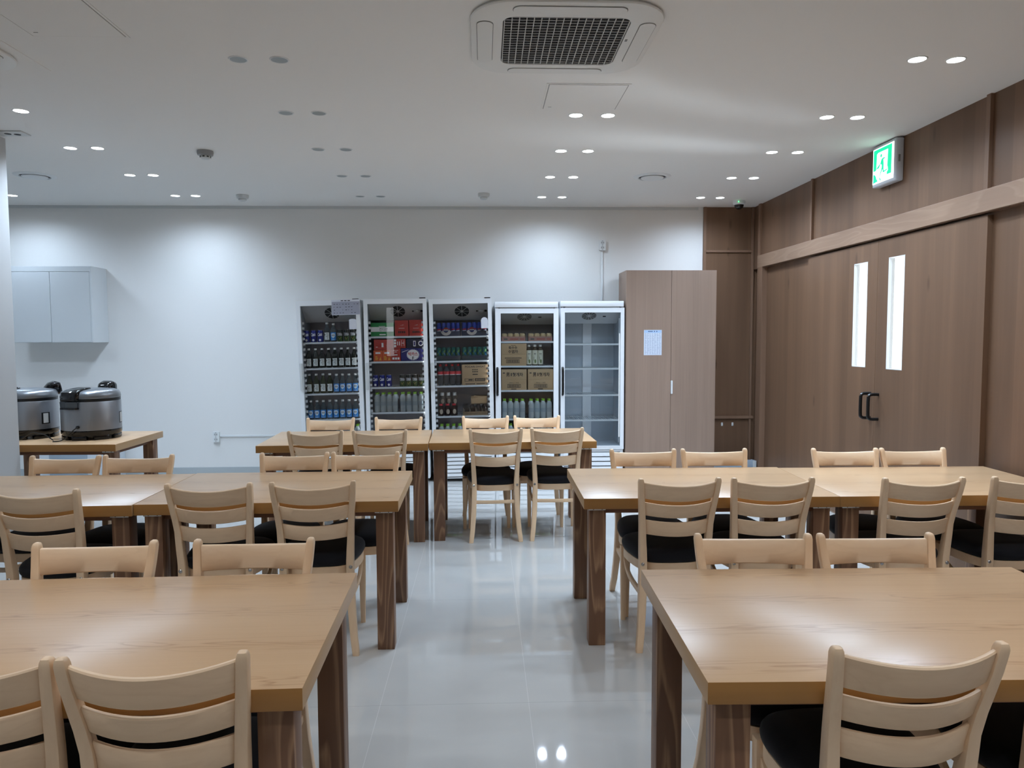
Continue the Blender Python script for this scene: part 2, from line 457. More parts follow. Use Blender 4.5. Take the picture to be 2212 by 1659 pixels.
# ------------------------------------------------------------------ chairs
def interp(tab, z):
    for (a, va), (b, vb) in zip(tab[:-1], tab[1:]):
        if z <= b:
            t = (z - a) / (b - a); t = t*t*(3-2*t)*.5 + t*.5
            return va + (vb - va) * t
    return tab[-1][1]
PY = [(0, -.226), (.12, -.202), (.25, -.182), (.43, -.170), (.6, -.186), (.86, -.250)]
PX = [(0, .186), (.12, .172), (.25, .163), (.43, .158), (.6, .166), (.86, .189)]
PW = [(0, .034), (.25, .038), (.43, .037), (.65, .031), (.86, .027)]
PD = [(0, .034), (.25, .040), (.43, .046), (.65, .036), (.86, .030)]
def chair_post(sg):
    bm = NB(); rings = []
    zs = [0, .03, .08, .14, .2, .27, .34, .4, .45, .5, .56, .62, .68, .74, .79, .83, .843]
    for z in zs:
        w, d = interp(PW, z), interp(PD, z)
        k = .93 if z == 0 else 1
        rings.append([(sg * interp(PX, z) + px, interp(PY, z) + py, z) for px, py in rrect(w*k, d*k, .006, 2)])
    for i, (dz, s) in enumerate(((.852, .90), (.858, .72), (.8605, .4))):
        rings.append([(sg * interp(PX, .85) + px * s, interp(PY, dz) + py * s, dz) for px, py in rrect(.027, .030, .006, 2)])
    add_loft(bm, rings)
    return bm
def chair_slat(zb, zt, sb, st, bow=.055, th=.017):
    """curved slat; zb/zt bottom/top at the middle, sb/st how much the ends rise"""
    bm = NB(); rings = []; N = 16
    zm = (zb + zt) / 2; xe = interp(PX, zm + st/2) - .006
    for i in range(N + 1):
        u = -1 + 2 * i / N; e = u * u
        b, t = zb + sb * e, zt + st * e
        off = -bow * (1 - e) + .006
        def P(z, dy): return (u * (xe + (z - zm) * .12), interp(PY, z) + off + dy, z)
        r = .004
        rings.append([P(b, -th/2 + r), P(b + r, -th/2), P(zm + (sb+st)/2*e, -th/2), P(t - r, -th/2), P(t, -th/2 + r), P(t, th/2 - r), P(t - r, th/2), P(zm + (sb+st)/2*e, th/2), P(b + r, th/2), P(b, th/2 - r)])
    add_loft(bm, rings)
    return bm
def seat_outline(s=1.0, n=48):
    pts = []
    for i in range(n):
        a = 2 * math.pi * i / n
        c, sn = math.cos(a), math.sin(a)
        p = 4.2
        x = math.copysign(abs(c) ** (2/p), c); y = math.copysign(abs(sn) ** (2/p), sn)
        hw = .2035 + (.168 - .2035) * max(0, (-y + .15) / 1.15) ** 1.0
        yy = .025 + y * .192 + (.018 * (1 - x*x) if y > 0 else -.012 * (1 - x*x))
        pts.append((x * hw * s, .025 + (yy - .025) * s))
    return pts
def build_chair(label):
    t = thing('dining_chair', label, 'chair', (0, 0, 0), 0, 'beech dining chairs with black seats')
    for sg in (-1, 1):
        obj('rear_post', chair_post(sg), M_chz, t)
    for nm, a in (('back_slat', (.750, .828, .009, .015)), ('back_slat', (.664, .729, .007, .011)), ('back_slat', (.570, .642, .004, .007))):
        obj(nm, chair_slat(*a), M_chx, t, 50)
    bm = NB(); rings = []
    for z, s in ((.418, .90), (.424, .955), (.434, .988), (.447, 1.0), (.460, .992), (.472, .955), (.482, .87), (.489, .70), (.492, .45), (.493, .2)):
        rings.append([(x, y, z) for x, y in seat_outline(s)])
    add_loft(bm, rings); obj('seat_cushion', bm, M_seat, t, 60)
    bm = NB(); o, i = seat_outline(.955), seat_outline(.84)
    rings = [[(x, y, .376) for x, y in i], [(x, y, .376) for x, y in o], [(x, y, .420) for x, y in o], [(x, y, .420) for x, y in i]]
    add_loft(bm, rings, loop=True); obj('seat_frame', bm, M_chx, t)
    for sg in (-1, 1):
        bm = NB(); rings = []
        for z, w in ((0, .024), (.05, .026), (.25, .033), (.40, .037), (.41, .036)):
            rings.append([(sg * (.176 - .004 * z) + px, .196 + py, z) for px, py in rrect(w, w, .005, 2)])
        add_loft(bm, rings); obj('front_leg', bm, M_chz, t)
        bm = NB(); rings = []
        for p, hh in zip(smooth_path([(sg*.171, .185, .348), (sg*.172, .12, .305), (sg*.170, .03, .280), (sg*.164, -.09, .270), (sg*.163, -.165, .272)], 4), [.034]*4 + [.027]*13):
            rings.append([(p.x + a, p.y, p.z + b) for a, b in rrect(.018, hh, .004, 2)])
        add_loft(bm, rings); obj('side_stretcher', bm, M_chy, t)
        bm = NB()
        add_lathe(bm, [(.009, 0), (.009, .003), (.006, .006)], 12)
        b = obj('bolt', bm, M_bolt, t); b.rotation_euler = (R(90), 0, 0); b.location = (sg * .163, -.1925, .425)
    bm = NB(); rings = []
    for k in range(13):
        u = -1 + k / 6
        y = -.178 - .012 * (1 - u*u)
        rings.append([(u * .150, y + a, .296 + b) for a, b in rrect(.016, .026, .004, 2)])
    add_loft(bm, rings); obj('rear_stretcher', bm, M_chx, t)
    return t

# where the middle of each chair's top rail stands, the turn of the chair, and what singles it out
K_ = 1.0067
CH = [ # (x0,y0,x1,y1) top corners of the two posts ; facing ; extra push ; label
 ('a', -1.317, 1.562, -.919, 1.582, 0, 'beech chair at the near left corner, cut by the left edge'),
 ('a', -.908, 1.573, -.516, 1.597, 0, 'beech chair in the left foreground, its whole back seen from behind'),
 ('a', .741, 1.557, 1.163, 1.568, 0, 'large beech chair in the right foreground, seen from behind'),
 ('a', 1.262, 1.60, 1.66, 1.60, 0, 'beech chair tucked under right foreground table, only its seat edge showing'),
 ('a', -2.221, 3.383, -1.816, 3.383, 0, 'beech chair at near side of the left middle table by the white wall'),
 ('a', -1.483, 3.475, -1.079, 3.486, 0, 'beech chair just right of the table joint on left middle tables, back to viewer'),
 ('a', -1.007, 3.485, -.606, 3.512, 0, 'beech chair on near side of left middle tables, closest to the aisle'),
 ('a', .724, 3.479, 1.133, 3.491, 0, 'beech chair on near side of right middle tables, closest to the aisle'),
 ('a', 1.168, 3.477, 1.58, 3.471, 0, 'second beech chair from the aisle on near side of right middle tables'),
 ('a', 1.881, 3.439, 2.295, 3.439, 0, 'third beech chair from the aisle on near side of right middle tables'),
 ('a', 2.421, 3.444, 2.826, 3.43, 0, 'beech chair beside the wood wall, near side of right middle tables, half in view'),
 ('a', -1.421, 5.362, -1.017, 5.378, .03, 'leftmost beech chair on the near side of the back row tables'),
 ('a', -.957, 5.371, -.56, 5.40, .03, 'second beech chair from left on near side of the back row tables'),
 ('a', -.112, 5.40, .28, 5.429, .035, 'beech chair with full legs showing, left of two facing the back right table'),
 ('a', .335, 5.44, .739, 5.447, .03, 'rightmost beech chair on the near side of the back row tables'),
 ('f', -1.496, 2.485, -1.09, 2.503, 0, 'left of the two beech chairs behind the left foreground table'),
 ('f', -.981, 2.503, -.57, 2.508, 0, 'right of the two beech chairs behind the left foreground table'),
 ('f', .712, 2.495, 1.118, 2.47, 0, 'left of the two beech chairs behind the right foreground table'),
 ('f', 1.132, 2.464, 1.535, 2.45, 0, 'right of the two beech chairs behind the right foreground table'),
 ('f', -2.607, 4.303, -2.205, 4.300, 0, 'beech chair right beside the white wall end, behind the left middle tables'),
 ('f', -2.194, 4.296, -1.798, 4.305, 0, 'beech chair behind left middle tables, in front of the cooker table corner'),
 ('f', -1.314, 4.379, -.91, 4.390, 0, 'third beech chair from left behind the left middle tables'),
 ('f', -.901, 4.389, -.5, 4.383, 0, 'beech chair behind left middle tables, nearest the aisle'),
 ('f', .743, 4.409, 1.152, 4.403, 0, 'leftmost of four beech chairs behind the right middle tables'),
 ('f', 1.167, 4.393, 1.581, 4.387, 0, 'second from left of four beech chairs behind the right middle tables'),
 ('f', 1.955, 4.356, 2.358, 4.342, 0, 'third from left of four beech chairs behind the right middle tables'),
 ('f', 2.367, 4.341, 2.765, 4.336, 0, 'rightmost of four beech chairs behind the right middle tables'),
 ('f', -1.487, 6.22, -1.081, 6.228, 0, 'beech chair standing in front of the leftmost drinks fridge'),
 ('f', -.922, 6.288, -.521, 6.297, 0, 'beech chair standing in front of the second drinks fridge'),
 ('f', -.193, 6.303, .211, 6.31, 0, 'beech chair standing in front of the third drinks fridge'),
 ('f', .246, 6.322, .648, 6.314, 0, 'beech chair standing in front of the fourth drinks fridge'),
]
def table_far(x, y):
    best = None
    for k, (L, D, (tx, ty), rt, _) in TAB.items():
        if k == 'K': continue
        if tx - .03 <= x <= tx + L + .03:
            fy = ty + D + (x - tx) * math.sin(rt)
            if abs(fy - y) < .3: best = fy if best is None else max(best, fy)
    return best
proto = None
for kind, x0, y0, x1, y1, push, lab in CH:
    mx, my = (x0 + x1) / 2 * K_, (y0 + y1) / 2 * K_
    ang = math.atan2(y1 - y0, x1 - x0) * .8
    if kind == 'a':
        rot = ang; px, py = mx - math.sin(rot) * .25, my + math.cos(rot) * .25 + push
    else:
        fy = table_far(mx, my)
        if fy: my = max(my, fy + .034 + abs(ang) * .2)
        rot = math.pi + ang; px, py = mx + math.sin(ang) * .25, my - math.cos(ang) * .25 + push
    if proto is None:
        proto = build_chair(lab); proto.location = (px, py, 0); proto.rotation_euler = (0, 0, rot)
    else:
        dup(proto, lab, (px, py, 0), rot)

# ------------------------------------------------------------------ lettering
def text_bm(s, height=None, width=None, bold=0.0, flat=True, shear=0.0):
    """mesh of a string in the x-z plane, centred, facing -y"""
    cu = bpy.data.curves.new('txt', 'FONT'); cu.body = s; cu.align_x = 'CENTER'; cu.resolution_u = 3; cu.offset = bold; cu.shear = shear
    o = bpy.data.objects.new('txt', cu); COL.objects.link(o)
    dg = bpy.context.evaluated_depsgraph_get(); dg.update()
    me = bpy.data.meshes.new_from_object(o.evaluated_get(dg))
    COL.objects.unlink(o); bpy.data.objects.remove(o); bpy.data.curves.remove(cu)
    bm = NB(); bm.from_mesh(me); bpy.data.meshes.remove(me)
    if bm.verts:
        xs = [v.co.x for v in bm.verts]; ys = [v.co.y for v in bm.verts]
        w, h = max(xs) - min(xs), max(ys) - min(ys)
        sx = (width / w) if width else height / h
        sy = (height / h) if height else sx
        cx, cy = (max(xs) + min(xs)) / 2, (max(ys) + min(ys)) / 2
        for v in bm.verts: v.co = ((v.co.x - cx) * sx, 0, (v.co.y - cy) * sy)
    return bm
def place(bm, x=0, y=0, z=0, rot=0):
    for v in bm.verts:
        c, s = math.cos(rot), math.sin(rot)
        v.co = (x + v.co.x * c - v.co.z * s, y + v.co.y, z + v.co.x * s + v.co.z * c)
    return bm
def wrap(bm, r):
    """bend x-z plane lettering round a cylinder of radius r about z (front is -y)"""
    for v in bm.verts:
        a = v.co.x / r; v.co = (r * math.sin(a), -r * math.cos(a), v.co.z)
    return bm
def slices(bm, pts, mi=0, y=0.0, step=.004):
    """convex outline in the x-z plane, cut in upright strips so that it can be wrapped"""
    xs = [p[0] for p in pts]; x0, x1 = min(xs), max(xs); n = max(2, int((x1 - x0)/step))
    def span(x):
        zs = []
        for (ax, az), (bx, bz) in zip(pts, pts[1:] + pts[:1]):
            if min(ax, bx) - 1e-9 <= x <= max(ax, bx) + 1e-9:
                zs += [az, bz] if abs(bx - ax) < 1e-9 else [az + (bz - az)*(x - ax)/(bx - ax)]
        return min(zs), max(zs)
    for k in range(n):
        a, b = x0 + (x1-x0)*k/n, x0 + (x1-x0)*(k+1)/n
        (a0, a1), (b0, b1) = span(a), span(b)
        q = [(a, y, a0), (b, y, b0), (b, y, b1), (a, y, a1)]
        q = [p for i, p in enumerate(q) if i == 0 or (Vector(p) - Vector(q[i-1])).length > 1e-7]
        if (Vector(q[0]) - Vector(q[-1])).length < 1e-7: q.pop()
        if len(q) > 2: add_poly(bm, q, mi)
def disc_pts(x, z, r, rz=None, n=20):
    rz = rz or r
    return [(x + r*math.cos(2*math.pi*i/n), z + rz*math.sin(2*math.pi*i/n)) for i in range(n)]
def flat_rect(bm, x0, x1, z0, z1, y=0, mi=0, n=1):
    for k in range(n):
        a, b = x0 + (x1-x0)*k/n, x0 + (x1-x0)*(k+1)/n
        add_poly(bm, [(a, y, z0), (b, y, z0), (b, y, z1), (a, y, z1)], mi)
def flat_disc(bm, x, z, r, y=0, mi=0, n=20, rz=None):
    rz = rz or r
    add_poly(bm, [(x + r*math.cos(2*math.pi*i/n), y, z + rz*math.sin(2*math.pi*i/n)) for i in range(n)], mi)

# ------------------------------------------------------------------ fridges
FY = 7.843
M_fr = mat('fridge_white_enamel', srgb(232, 234, 236), 0.3)
M_fr2 = mat('fridge_bright_white', srgb(240, 243, 246), 0.3)
M_lindk = mat('liner_dark', srgb(184, 177, 179), 0.6)
M_linside = mat('liner_side', srgb(158, 166, 176), 0.5)
M_linlt = mat('liner_light', srgb(186, 194, 202), 0.5)
M_house = mat('fan_housing_grey', srgb(204, 205, 207), 0.5)
M_shelf = mat('shelf_white_wire', srgb(222, 226, 228), 0.4)
M_brown = mat('liner_brown', srgb(180, 170, 166), 0.6)

M_fillbar = mat('added_bar_glow', (1, 1, 1), .5, emit=(.9, .95, 1, 1), es=7.0)  # glow of bars added out of sight to brighten the framed fridges' contents
M_led2 = mat('led_bar_low', (1, 1, 1), .5, emit=(.9, .95, 1, 1), es=.5)
def build_fridge(label, cx, tilt, W, top, style, shelves, gl, gr, gz0, gz1):
    """style A: framed full height door; B: separate top cap. gl/gr glass edges from centre"""
    t = thing('drinks_fridge', label, 'fridge', (cx, FY, 0), 0, 'glass door drinks fridges along the back wall', R(tilt))
    D = .470; h = W / 2; white = M_fr if style == 'A' else M_fr2
    body_top = top if style == 'A' else top - .068
    bm = NB(); th = .032
    for b in ((-h, -h + th, .045, D, .04, top), (h - th, h, .045, D, .04, top), (-h, h, D - .02, D, .04, top), (-h, h, .045, D, top - .035, top), (-h, h, .045, D, .335, .365)):
        add_box(bm, *b, bev=.002)
    obj('cabinet_body', bm, white, t)
    ln = NB(); i = h - th; zc = (gz1 if style == 'A' else gz1 - .0) + .012
    add_box(ln, -i, -i + .003, .05, D - .021, .366, top - .036, mi=1); add_box(ln, i - .003, i, .05, D - .021, .366, top - .036, mi=1)
    add_box(ln, -i, i, D - .024, D - .021, .366, top - .036, mi=0); add_box(ln, -i, i, .05, D - .02, .366, .37, mi=1)
    if style == 'F':
        add_box(ln, -.05, .05, D - .05, D - .024, .37, gz1 - .1, .006, mi=2)
    obj('liner', ln, {'A': [M_lindk, M_linside, M_linside], 'B': [M_brown, M_linside, M_linside], 'F': [M_linlt, M_linlt, M_fr2]}[style], t, smooth=False)
    # door
    bm = NB(); dz0, dz1 = .335, (top if style == 'A' else top - .069)
    for b in ((-h, gl, 0, .04, dz0, dz1), (gr, h, 0, .04, dz0, dz1), (gl, gr, 0, .04, dz0, gz0), (gl, gr, 0, .04, gz1, dz1)):
        add_box(bm, *b)
    e = .009
    for b in ((gl - e, gl, -.003, 0, gz0, gz1), (gr, gr + e, -.003, 0, gz0, gz1), (gl - e, gr + e, -.003, 0, gz0 - e, gz0), (gl - e, gr + e, -.003, 0, gz1, gz1 + e)):
        add_box(bm, *b)
    d = obj('door', bm, white, t, smooth=False)
    g = NB(); add_box(g, gl - .002, gr + .002, .018, .022, gz0 - .002, gz1 + .002)
    obj('glass_pane', g, M_glassd if style == 'A' else M_glass, d, smooth=False)
    hb = NB()
    if style == 'A':
        rings = [[(-h + .024 + a, -.002 - .022 * k, z) for a, k in ((-.014, 0), (.014, 0), (.012, 1), (-.012, 1))] for z in (.99, 1.27)]
        add_loft(hb, rings); obj('handle', hb, M_offw, d)
    else:
        pts = [(-h + .02, -.004, 1.205), (-h + .02, -.024, 1.19), (-h + .02, -.03, 1.12), (-h + .02, -.03, 1.0), (-h + .02, -.024, .935), (-h + .02, -.004, .92)]
        add_tube(hb, smooth_path(pts, 4), .0125, 10); obj('handle', hb, M_black, d)
        if style == 'B':
            hb = NB(); rings = [[(-h + .02 + a, y, 1.0625 + b) for a, b in rrect(.036, .325, .016, 4)] for y in (-.005, -.001)]
            add_loft(hb, rings); obj('handle_plate', hb, M_fr2, d)
    # shelves
    for z in shelves:
        sb = NB()
        add_box(sb, -i + .014, i - .014, .06, .072, z - .019, z, .002)
        for k in range(26):
            x = -i + .02 + (2*i - .04) * k / 25
            add_box(sb, x - .002, x + .002, .07, D - .035, z - .006, z - .001)
        add_box(sb, -i + .004, i - .004, D - .045, D - .035, z - .01, z - .001)
        add_box(sb, -i + .004, -i + .014, .06, D - .035, z - .012, z - .001); add_box(sb, i - .014, i - .004, .06, D - .035, z - .012, z - .001)
        obj('shelf', sb, M_shelf, t, smooth=False)
    # toothed shelf rails
    if style == 'A':
        for sg in (-1, 1):
            tb = NB(); z = .42
            while z < 1.70:
                x = sg * (i - .004)
                add_box(tb, min(x, x - sg*.026), max(x, x - sg*.026), .043, .07, z, z + .026, .003)
                z += .0545
            add_box(tb, min(sg*i, sg*(i-.004)), max(sg*i, sg*(i-.004)), .05, .08, .4, 1.74)
            obj('shelf_rail', tb, M_white, t)
    else:
        tb = NB(); x = i - .012
        add_box(tb, x - .004, x + .004, .055, .07, .40, gz1 - .06); obj('shelf_rail', tb, M_fr2, t)
    lb = NB()
    x = i - .010
    if style == 'A': add_box(lb, i - .0065, i - .0005, .046, .062, .46, gz1 - .22)  # added fill, tucked behind the door stile
    else: add_box(lb, x - .006, x + .004, .046, .052, .46, gz1 - .22, .001)
    obj('fill_light_bar', lb, M_fillbar if style == 'A' else M_led2, t, smooth=False)
    # sloping fan housing
    zt, zb = gz1 + .02, gz1 - (.165 if style == 'A' else .11)
    fb = NB(); y0, y1 = .052, (.235 if style == 'A' else .26)
    rings = [[(x, y0, zt), (x, y1, zb), (x, D - .03, zb), (x, D - .03, zt)] for x in (-i + .004, i - .004)]
    add_loft(fb, rings, smooth=False); ho = obj('fan_housing', fb, {'A': M_house, 'B': M_house, 'F': M_fr2}[style], t, smooth=False)
    sl = math.atan2(zt - zb, y1 - y0)     # slope angle below horizontal
    nrm = Vector((0, -math.sin(sl), -math.cos(sl))); up = Vector((0, -math.cos(sl), math.sin(sl)))
    cen = Vector((0.012 if style == 'A' else -.02, (y0 + y1)/2, (zt + zb)/2)) + nrm * .002
    if style != 'A': cen += up * .03
    def onp(u, v, dn=0.0): p = cen + Vector((u, 0, 0)) + up * v + nrm * dn; return (p.x, p.y, p.z)
    rad = .079 if style == 'A' else .078
    gb = NB(); n = 28
    add_poly(gb, [onp(rad*math.cos(2*math.pi*k/n), rad*math.sin(2*math.pi*k/n)) for k in range(n)], 1)
    for (ra, rb) in ((rad - .002, rad + .004), (.0, .016)) + (((.03, .033), (.048, .051), (.064, .067)) if style != 'A' else ()):
        for k in range(n):
            a, b = 2*math.pi*k/n, 2*math.pi*(k+1)/n
            add_poly(gb, [onp(ra*math.cos(a) if ra else 0, ra*math.sin(a) if ra else 0, .003), onp(rb*math.cos(a), rb*math.sin(a), .003), onp(rb*math.cos(b), rb*math.sin(b), .003), onp(ra*math.cos(b) if ra else 1e-4, ra*math.sin(b) if ra else 1e-4, .003)], 0)
    for k in range(8 if style == 'A' else 12):
        a = 2*math.pi*k/(8 if style == 'A' else 12); c, s = math.cos(a), math.sin(a); w = .0028
        add_poly(gb, [onp(-s*w, c*w, .003), onp(s*w, -c*w, .003), onp(rad*c + s*w, rad*s - c*w, .003), onp(rad*c - s*w, rad*s + c*w, .003)], 0)
    obj('fan_grille', gb, [M_offw if style != 'F' else M_fr, M_dark], ho, smooth=False)
    if style == 'A':
        kb = NB(); rings = []
        for dn, r in ((0, .02), (.016, .018), (.018, .012)):
            rings.append([onp(.205 + r*math.cos(2*math.pi*k/16), r*math.sin(2*math.pi*k/16), dn) for k in range(16)])
        add_loft(kb, rings); obj('thermostat_knob', kb, [M_offw], ho)
        kb = NB()
        for u, v, w in ((.16, 0, .009), (.252, .002, .013)):
            add_loft(kb, [[onp(u-w, v-w*.9, q), onp(u+w, v-w*.9, q), onp(u+w, v+w*.9, q), onp(u-w, v+w*.9, q)] for q in (0, .004)], smooth=False)
        obj('switch', kb, M_black, ho, smooth=False)
    else:
        kb = NB(); u, v = .165, -.012
        add_loft(kb, [[onp(u-.016, v-.007, q), onp(u+.016, v-.007, q), onp(u+.016, v+.007, q), onp(u-.016, v+.007, q)] for q in (0, .004)], smooth=False)
        obj('switch', kb, M_black, ho, smooth=False)
    # base: louvred machine cover and black plinth
    gb = NB(); add_box(gb, -h + .004, h - .004, .02, .06, .035, .33, .002)
    n = 6 if style == 'A' else 5
    for k in range(n):
        z = .055 + k * (.25 / n)
        rings = [[(x, .02, z), (x, .006, z + .006), (x, .012, z + .25/n - .010), (x, .02, z + .25/n - .006)] for x in (-h + .03, h - .03)]
        add_loft(gb, rings, smooth=False)
    for k in range(n + 1):
        z = .047 + k * (.25 / n); add_box(gb, -h + .035, h - .035, .0185, .0205, z, z + .008, mi=1)
    obj('louvred_cover', gb, [white, M_dark if style != 'A' else M_grey], t, smooth=False)
    pb = NB(); add_box(pb, -h + .02, h - .02, .05, D - .02, .0, .045); obj('plinth', pb, M_black, t, smooth=False)
    if style == 'A':
        cb = NB(); add_box(cb, h - .075, h - .012, -.002, .05, top + .001, top + .011, .002); obj('hinge', cb, M_black, t)
    else:
        cb = NB(); add_box(cb, -h - .004, h - .008, -.004, D, top - .058, top, .004); obj('top_cap', cb, M_fr2, t)
        cb = NB(); add_box(cb, -h + .05, h - .05, .012, .05, top - .068, top - .058); obj('hinge', cb, M_grey, t)
    return t
FR = [
 build_fridge('leftmost glass door fridge, holding soju bottles, papers taped on its door', -1.568, -1.43, .655, 1.915, 'A', (1.486, 1.214, .946, .672), -.286, .286, .40, 1.863),
 build_fridge('second glass door fridge from the left, holding green, red and navy boxes', -.902, -.63, .655, 1.931, 'A', (1.543, 1.279, 1.009, .742), -.287, .287, .40, 1.880),
 build_fridge('third glass door fridge, holding blue cans above red capped bottles', -.214, -.97, .655, 1.931, 'A', (1.543, 1.284, 1.021, .698), -.287, .287, .40, 1.880),
 build_fridge('fourth glass door fridge, holding brown cartons and water packs', .4525, 0, .665, 1.897, 'B', (1.485, 1.226, .967, .663), -.276, .280, .39, 1.777),
 build_fridge('empty glass door fridge standing next to the tall wood cabinet', 1.144, 0, .672, 1.904, 'F', (1.458, 1.198, .916, .648), -.293, .297, .37, 1.785),
]
SHZ = [(1.486, 1.214, .946, .672, .40), (1.543, 1.279, 1.009, .742, .40), (1.543, 1.284, 1.021, .698, .40), (1.485, 1.226, .967, .663, .40)]
bpy.context.view_layer.update()
def on_shelf(fi, sh, xw, back=0.0):
    """local base point of something on shelf sh of fridge fi whose middle is seen at world x = xw; back = depth of its middle behind the shelf front"""
    fr = FR[fi]; th = fr.rotation_euler.y
    z = SHZ[fi][sh] + .0005
    xl = (xw - fr.location.x - math.sin(th) * z) / math.cos(th)
    p = fr.matrix_world @ Vector((xl, .066 + back, z))
    return p, th
ORD = ['first', 'second', 'third', 'fourth', 'fifth', 'sixth', 'seventh', 'eighth', 'ninth', 'tenth']
FN = ['leftmost fridge', 'second fridge', 'third fridge', 'fourth fridge']
SN = ['top shelf', 'second shelf', 'third shelf', 'fourth shelf', 'bottom shelf']

# --- bottles and cans
M_cap = mat('white_cap', srgb(236, 236, 232), 0.4)
M_lab = mat('label_white', srgb(238, 242, 238), 0.6)
M_labg = mat('label_grey_print', srgb(120, 124, 122), 0.6)
M_labb = mat('label_blue', srgb(52, 142, 220), 0.5)
M_labb2 = mat('label_pale_blue', srgb(222, 238, 246), 0.5)
M_gdark = bottle_glass('dark_green_glass', srgb(22, 26, 20), 0.9)
M_ggreen = bottle_glass('olive_green_glass', srgb(60, 66, 40), 0.6)
M_gclear = bottle_glass('clear_bottle_glass', srgb(130, 140, 145), 0.32)
def soju(label, glass, kind, hgt=.208, r=.0325):
    t = thing('bottle', label, 'bottle', group='small bottles in the leftmost fridge')
    bm = NB(); q = hgt / .208
    add_lathe(bm, [(r*.8, 0), (r, .006), (r, .115*q), (r*.93, .132*q), (r*.6, .155*q), (r*.42, .172*q), (r*.40, .195*q)], 20)
    b = obj('body', bm, glass, t)
    bm = NB(); add_lathe(bm, [(r*.47, 0), (r*.47, .017), (r*.40, .019)], 14, cz=hgt - .0195); obj('cap', bm, M_cap, t)
    bm = NB(); rr = r + .0006
    if kind == 'white':
        z0, z1 = .022, .098; w = .0275
        flat_rect(bm, -w, w, z0, z1, 0, 0, 8)
        add_poly(bm, [(-w, 0, z1 - .004), (-w, 0, z1 - .038), (-w + .016, 0, z1 - .021)], 1)
        for k, (a, b2) in enumerate(((-.006, .02), (-.004, .022), (-.010, .018), (.0, .016))):
            flat_rect(bm, a, b2, z1 - .016 - .015*k, z1 - .010 - .015*k, 0, 1, 3)
    else:
        z0, z1 = .014, .098; w = .034
        flat_rect(bm, -w, w, z0, z1, 0, 2, 10)
        pts = [(0, -.026), (-.012, -.018), (-.022, .0), (-.022, .016), (-.012, .025), (0, .025), (.012, .025), (.022, .016), (.022, 0), (.012, -.018)]
        slices(bm, [(x, .064 + z) for x, z in pts], 3)
        for k in range(3): slices(bm, [(-.011 + .011*k + a, .066 + b2) for a, b2 in ((-.0035, -.008), (.0035, -.006), (.0035, .010), (-.0035, .009))], 1)
        flat_rect(bm, -.015, .015, .021, .025, 0, 3, 3)
    for f in bm.faces:                       # print lies a hair proud of the paper
        for v in f.verts: v.co.y = {0: 0, 1: .0010, 2: 0, 3: .0006}[f.material_index]
    for v in bm.verts:
        e = v.co.y; a = v.co.x / rr; v.co = ((rr + e) * math.sin(a), -(rr + e) * math.cos(a), v.co.z)
    obj('label', bm, [M_lab, M_labg, M_labb, M_labb2], t)
    return t
def row(make, fi, sh, xs, labels, back):
    first = None
    for x, lab in zip(xs, labels):
        p, th = on_shelf(fi, sh, x, back)
        if first is None:
            first = make(lab); first.location = p; first.rotation_euler = (0, th, 0)
        else:
            dup(first, lab, p, 0, None, th)
    return first
BK = .055
row(lambda l: soju(l, M_gdark, 'white'), 0, 1, [-1.844, -1.774, -1.705, -1.637, -1.571, -1.503, -1.434, -1.368],
    [f'dark white labelled bottle, {ORD[k]} from left on the second shelf of the leftmost fridge' for k in range(8)], BK)
row(lambda l: soju(l, M_ggreen, 'white'), 0, 2, [-1.844, -1.770, -1.700, -1.629],
    [f'olive green white labelled bottle, {ORD[k]} from left, third shelf of the leftmost fridge' for k in range(4)], BK)
row(lambda l: soju(l, M_gclear, 'blue', .200), 0, 2, [-1.560, -1.495, -1.427, -1.360],
    [f'clear blue labelled bottle, {ORD[k]} of four, right half of leftmost fridge\'s third shelf' for k in range(4)], BK)
row(lambda l: soju(l, M_gclear, 'blue', .200), 0, 3, [-1.834, -1.768, -1.702, -1.634, -1.568, -1.499, -1.431, -1.364],
    [f'blue labelled bottle, {ORD[k]} from left on the leftmost fridge\'s fourth shelf' for k in range(8)], BK)
row(lambda l: soju(l, M_gclear, 'white', .205), 0, 0, [-1.649], ['tall clear bottle with white label on the leftmost fridge\'s top shelf'], BK)
row(lambda l: soju(l, M_gclear, 'blue', .195), 0, 0, [-1.583], ['clear bottle with blue label on the leftmost fridge\'s top shelf'], BK)

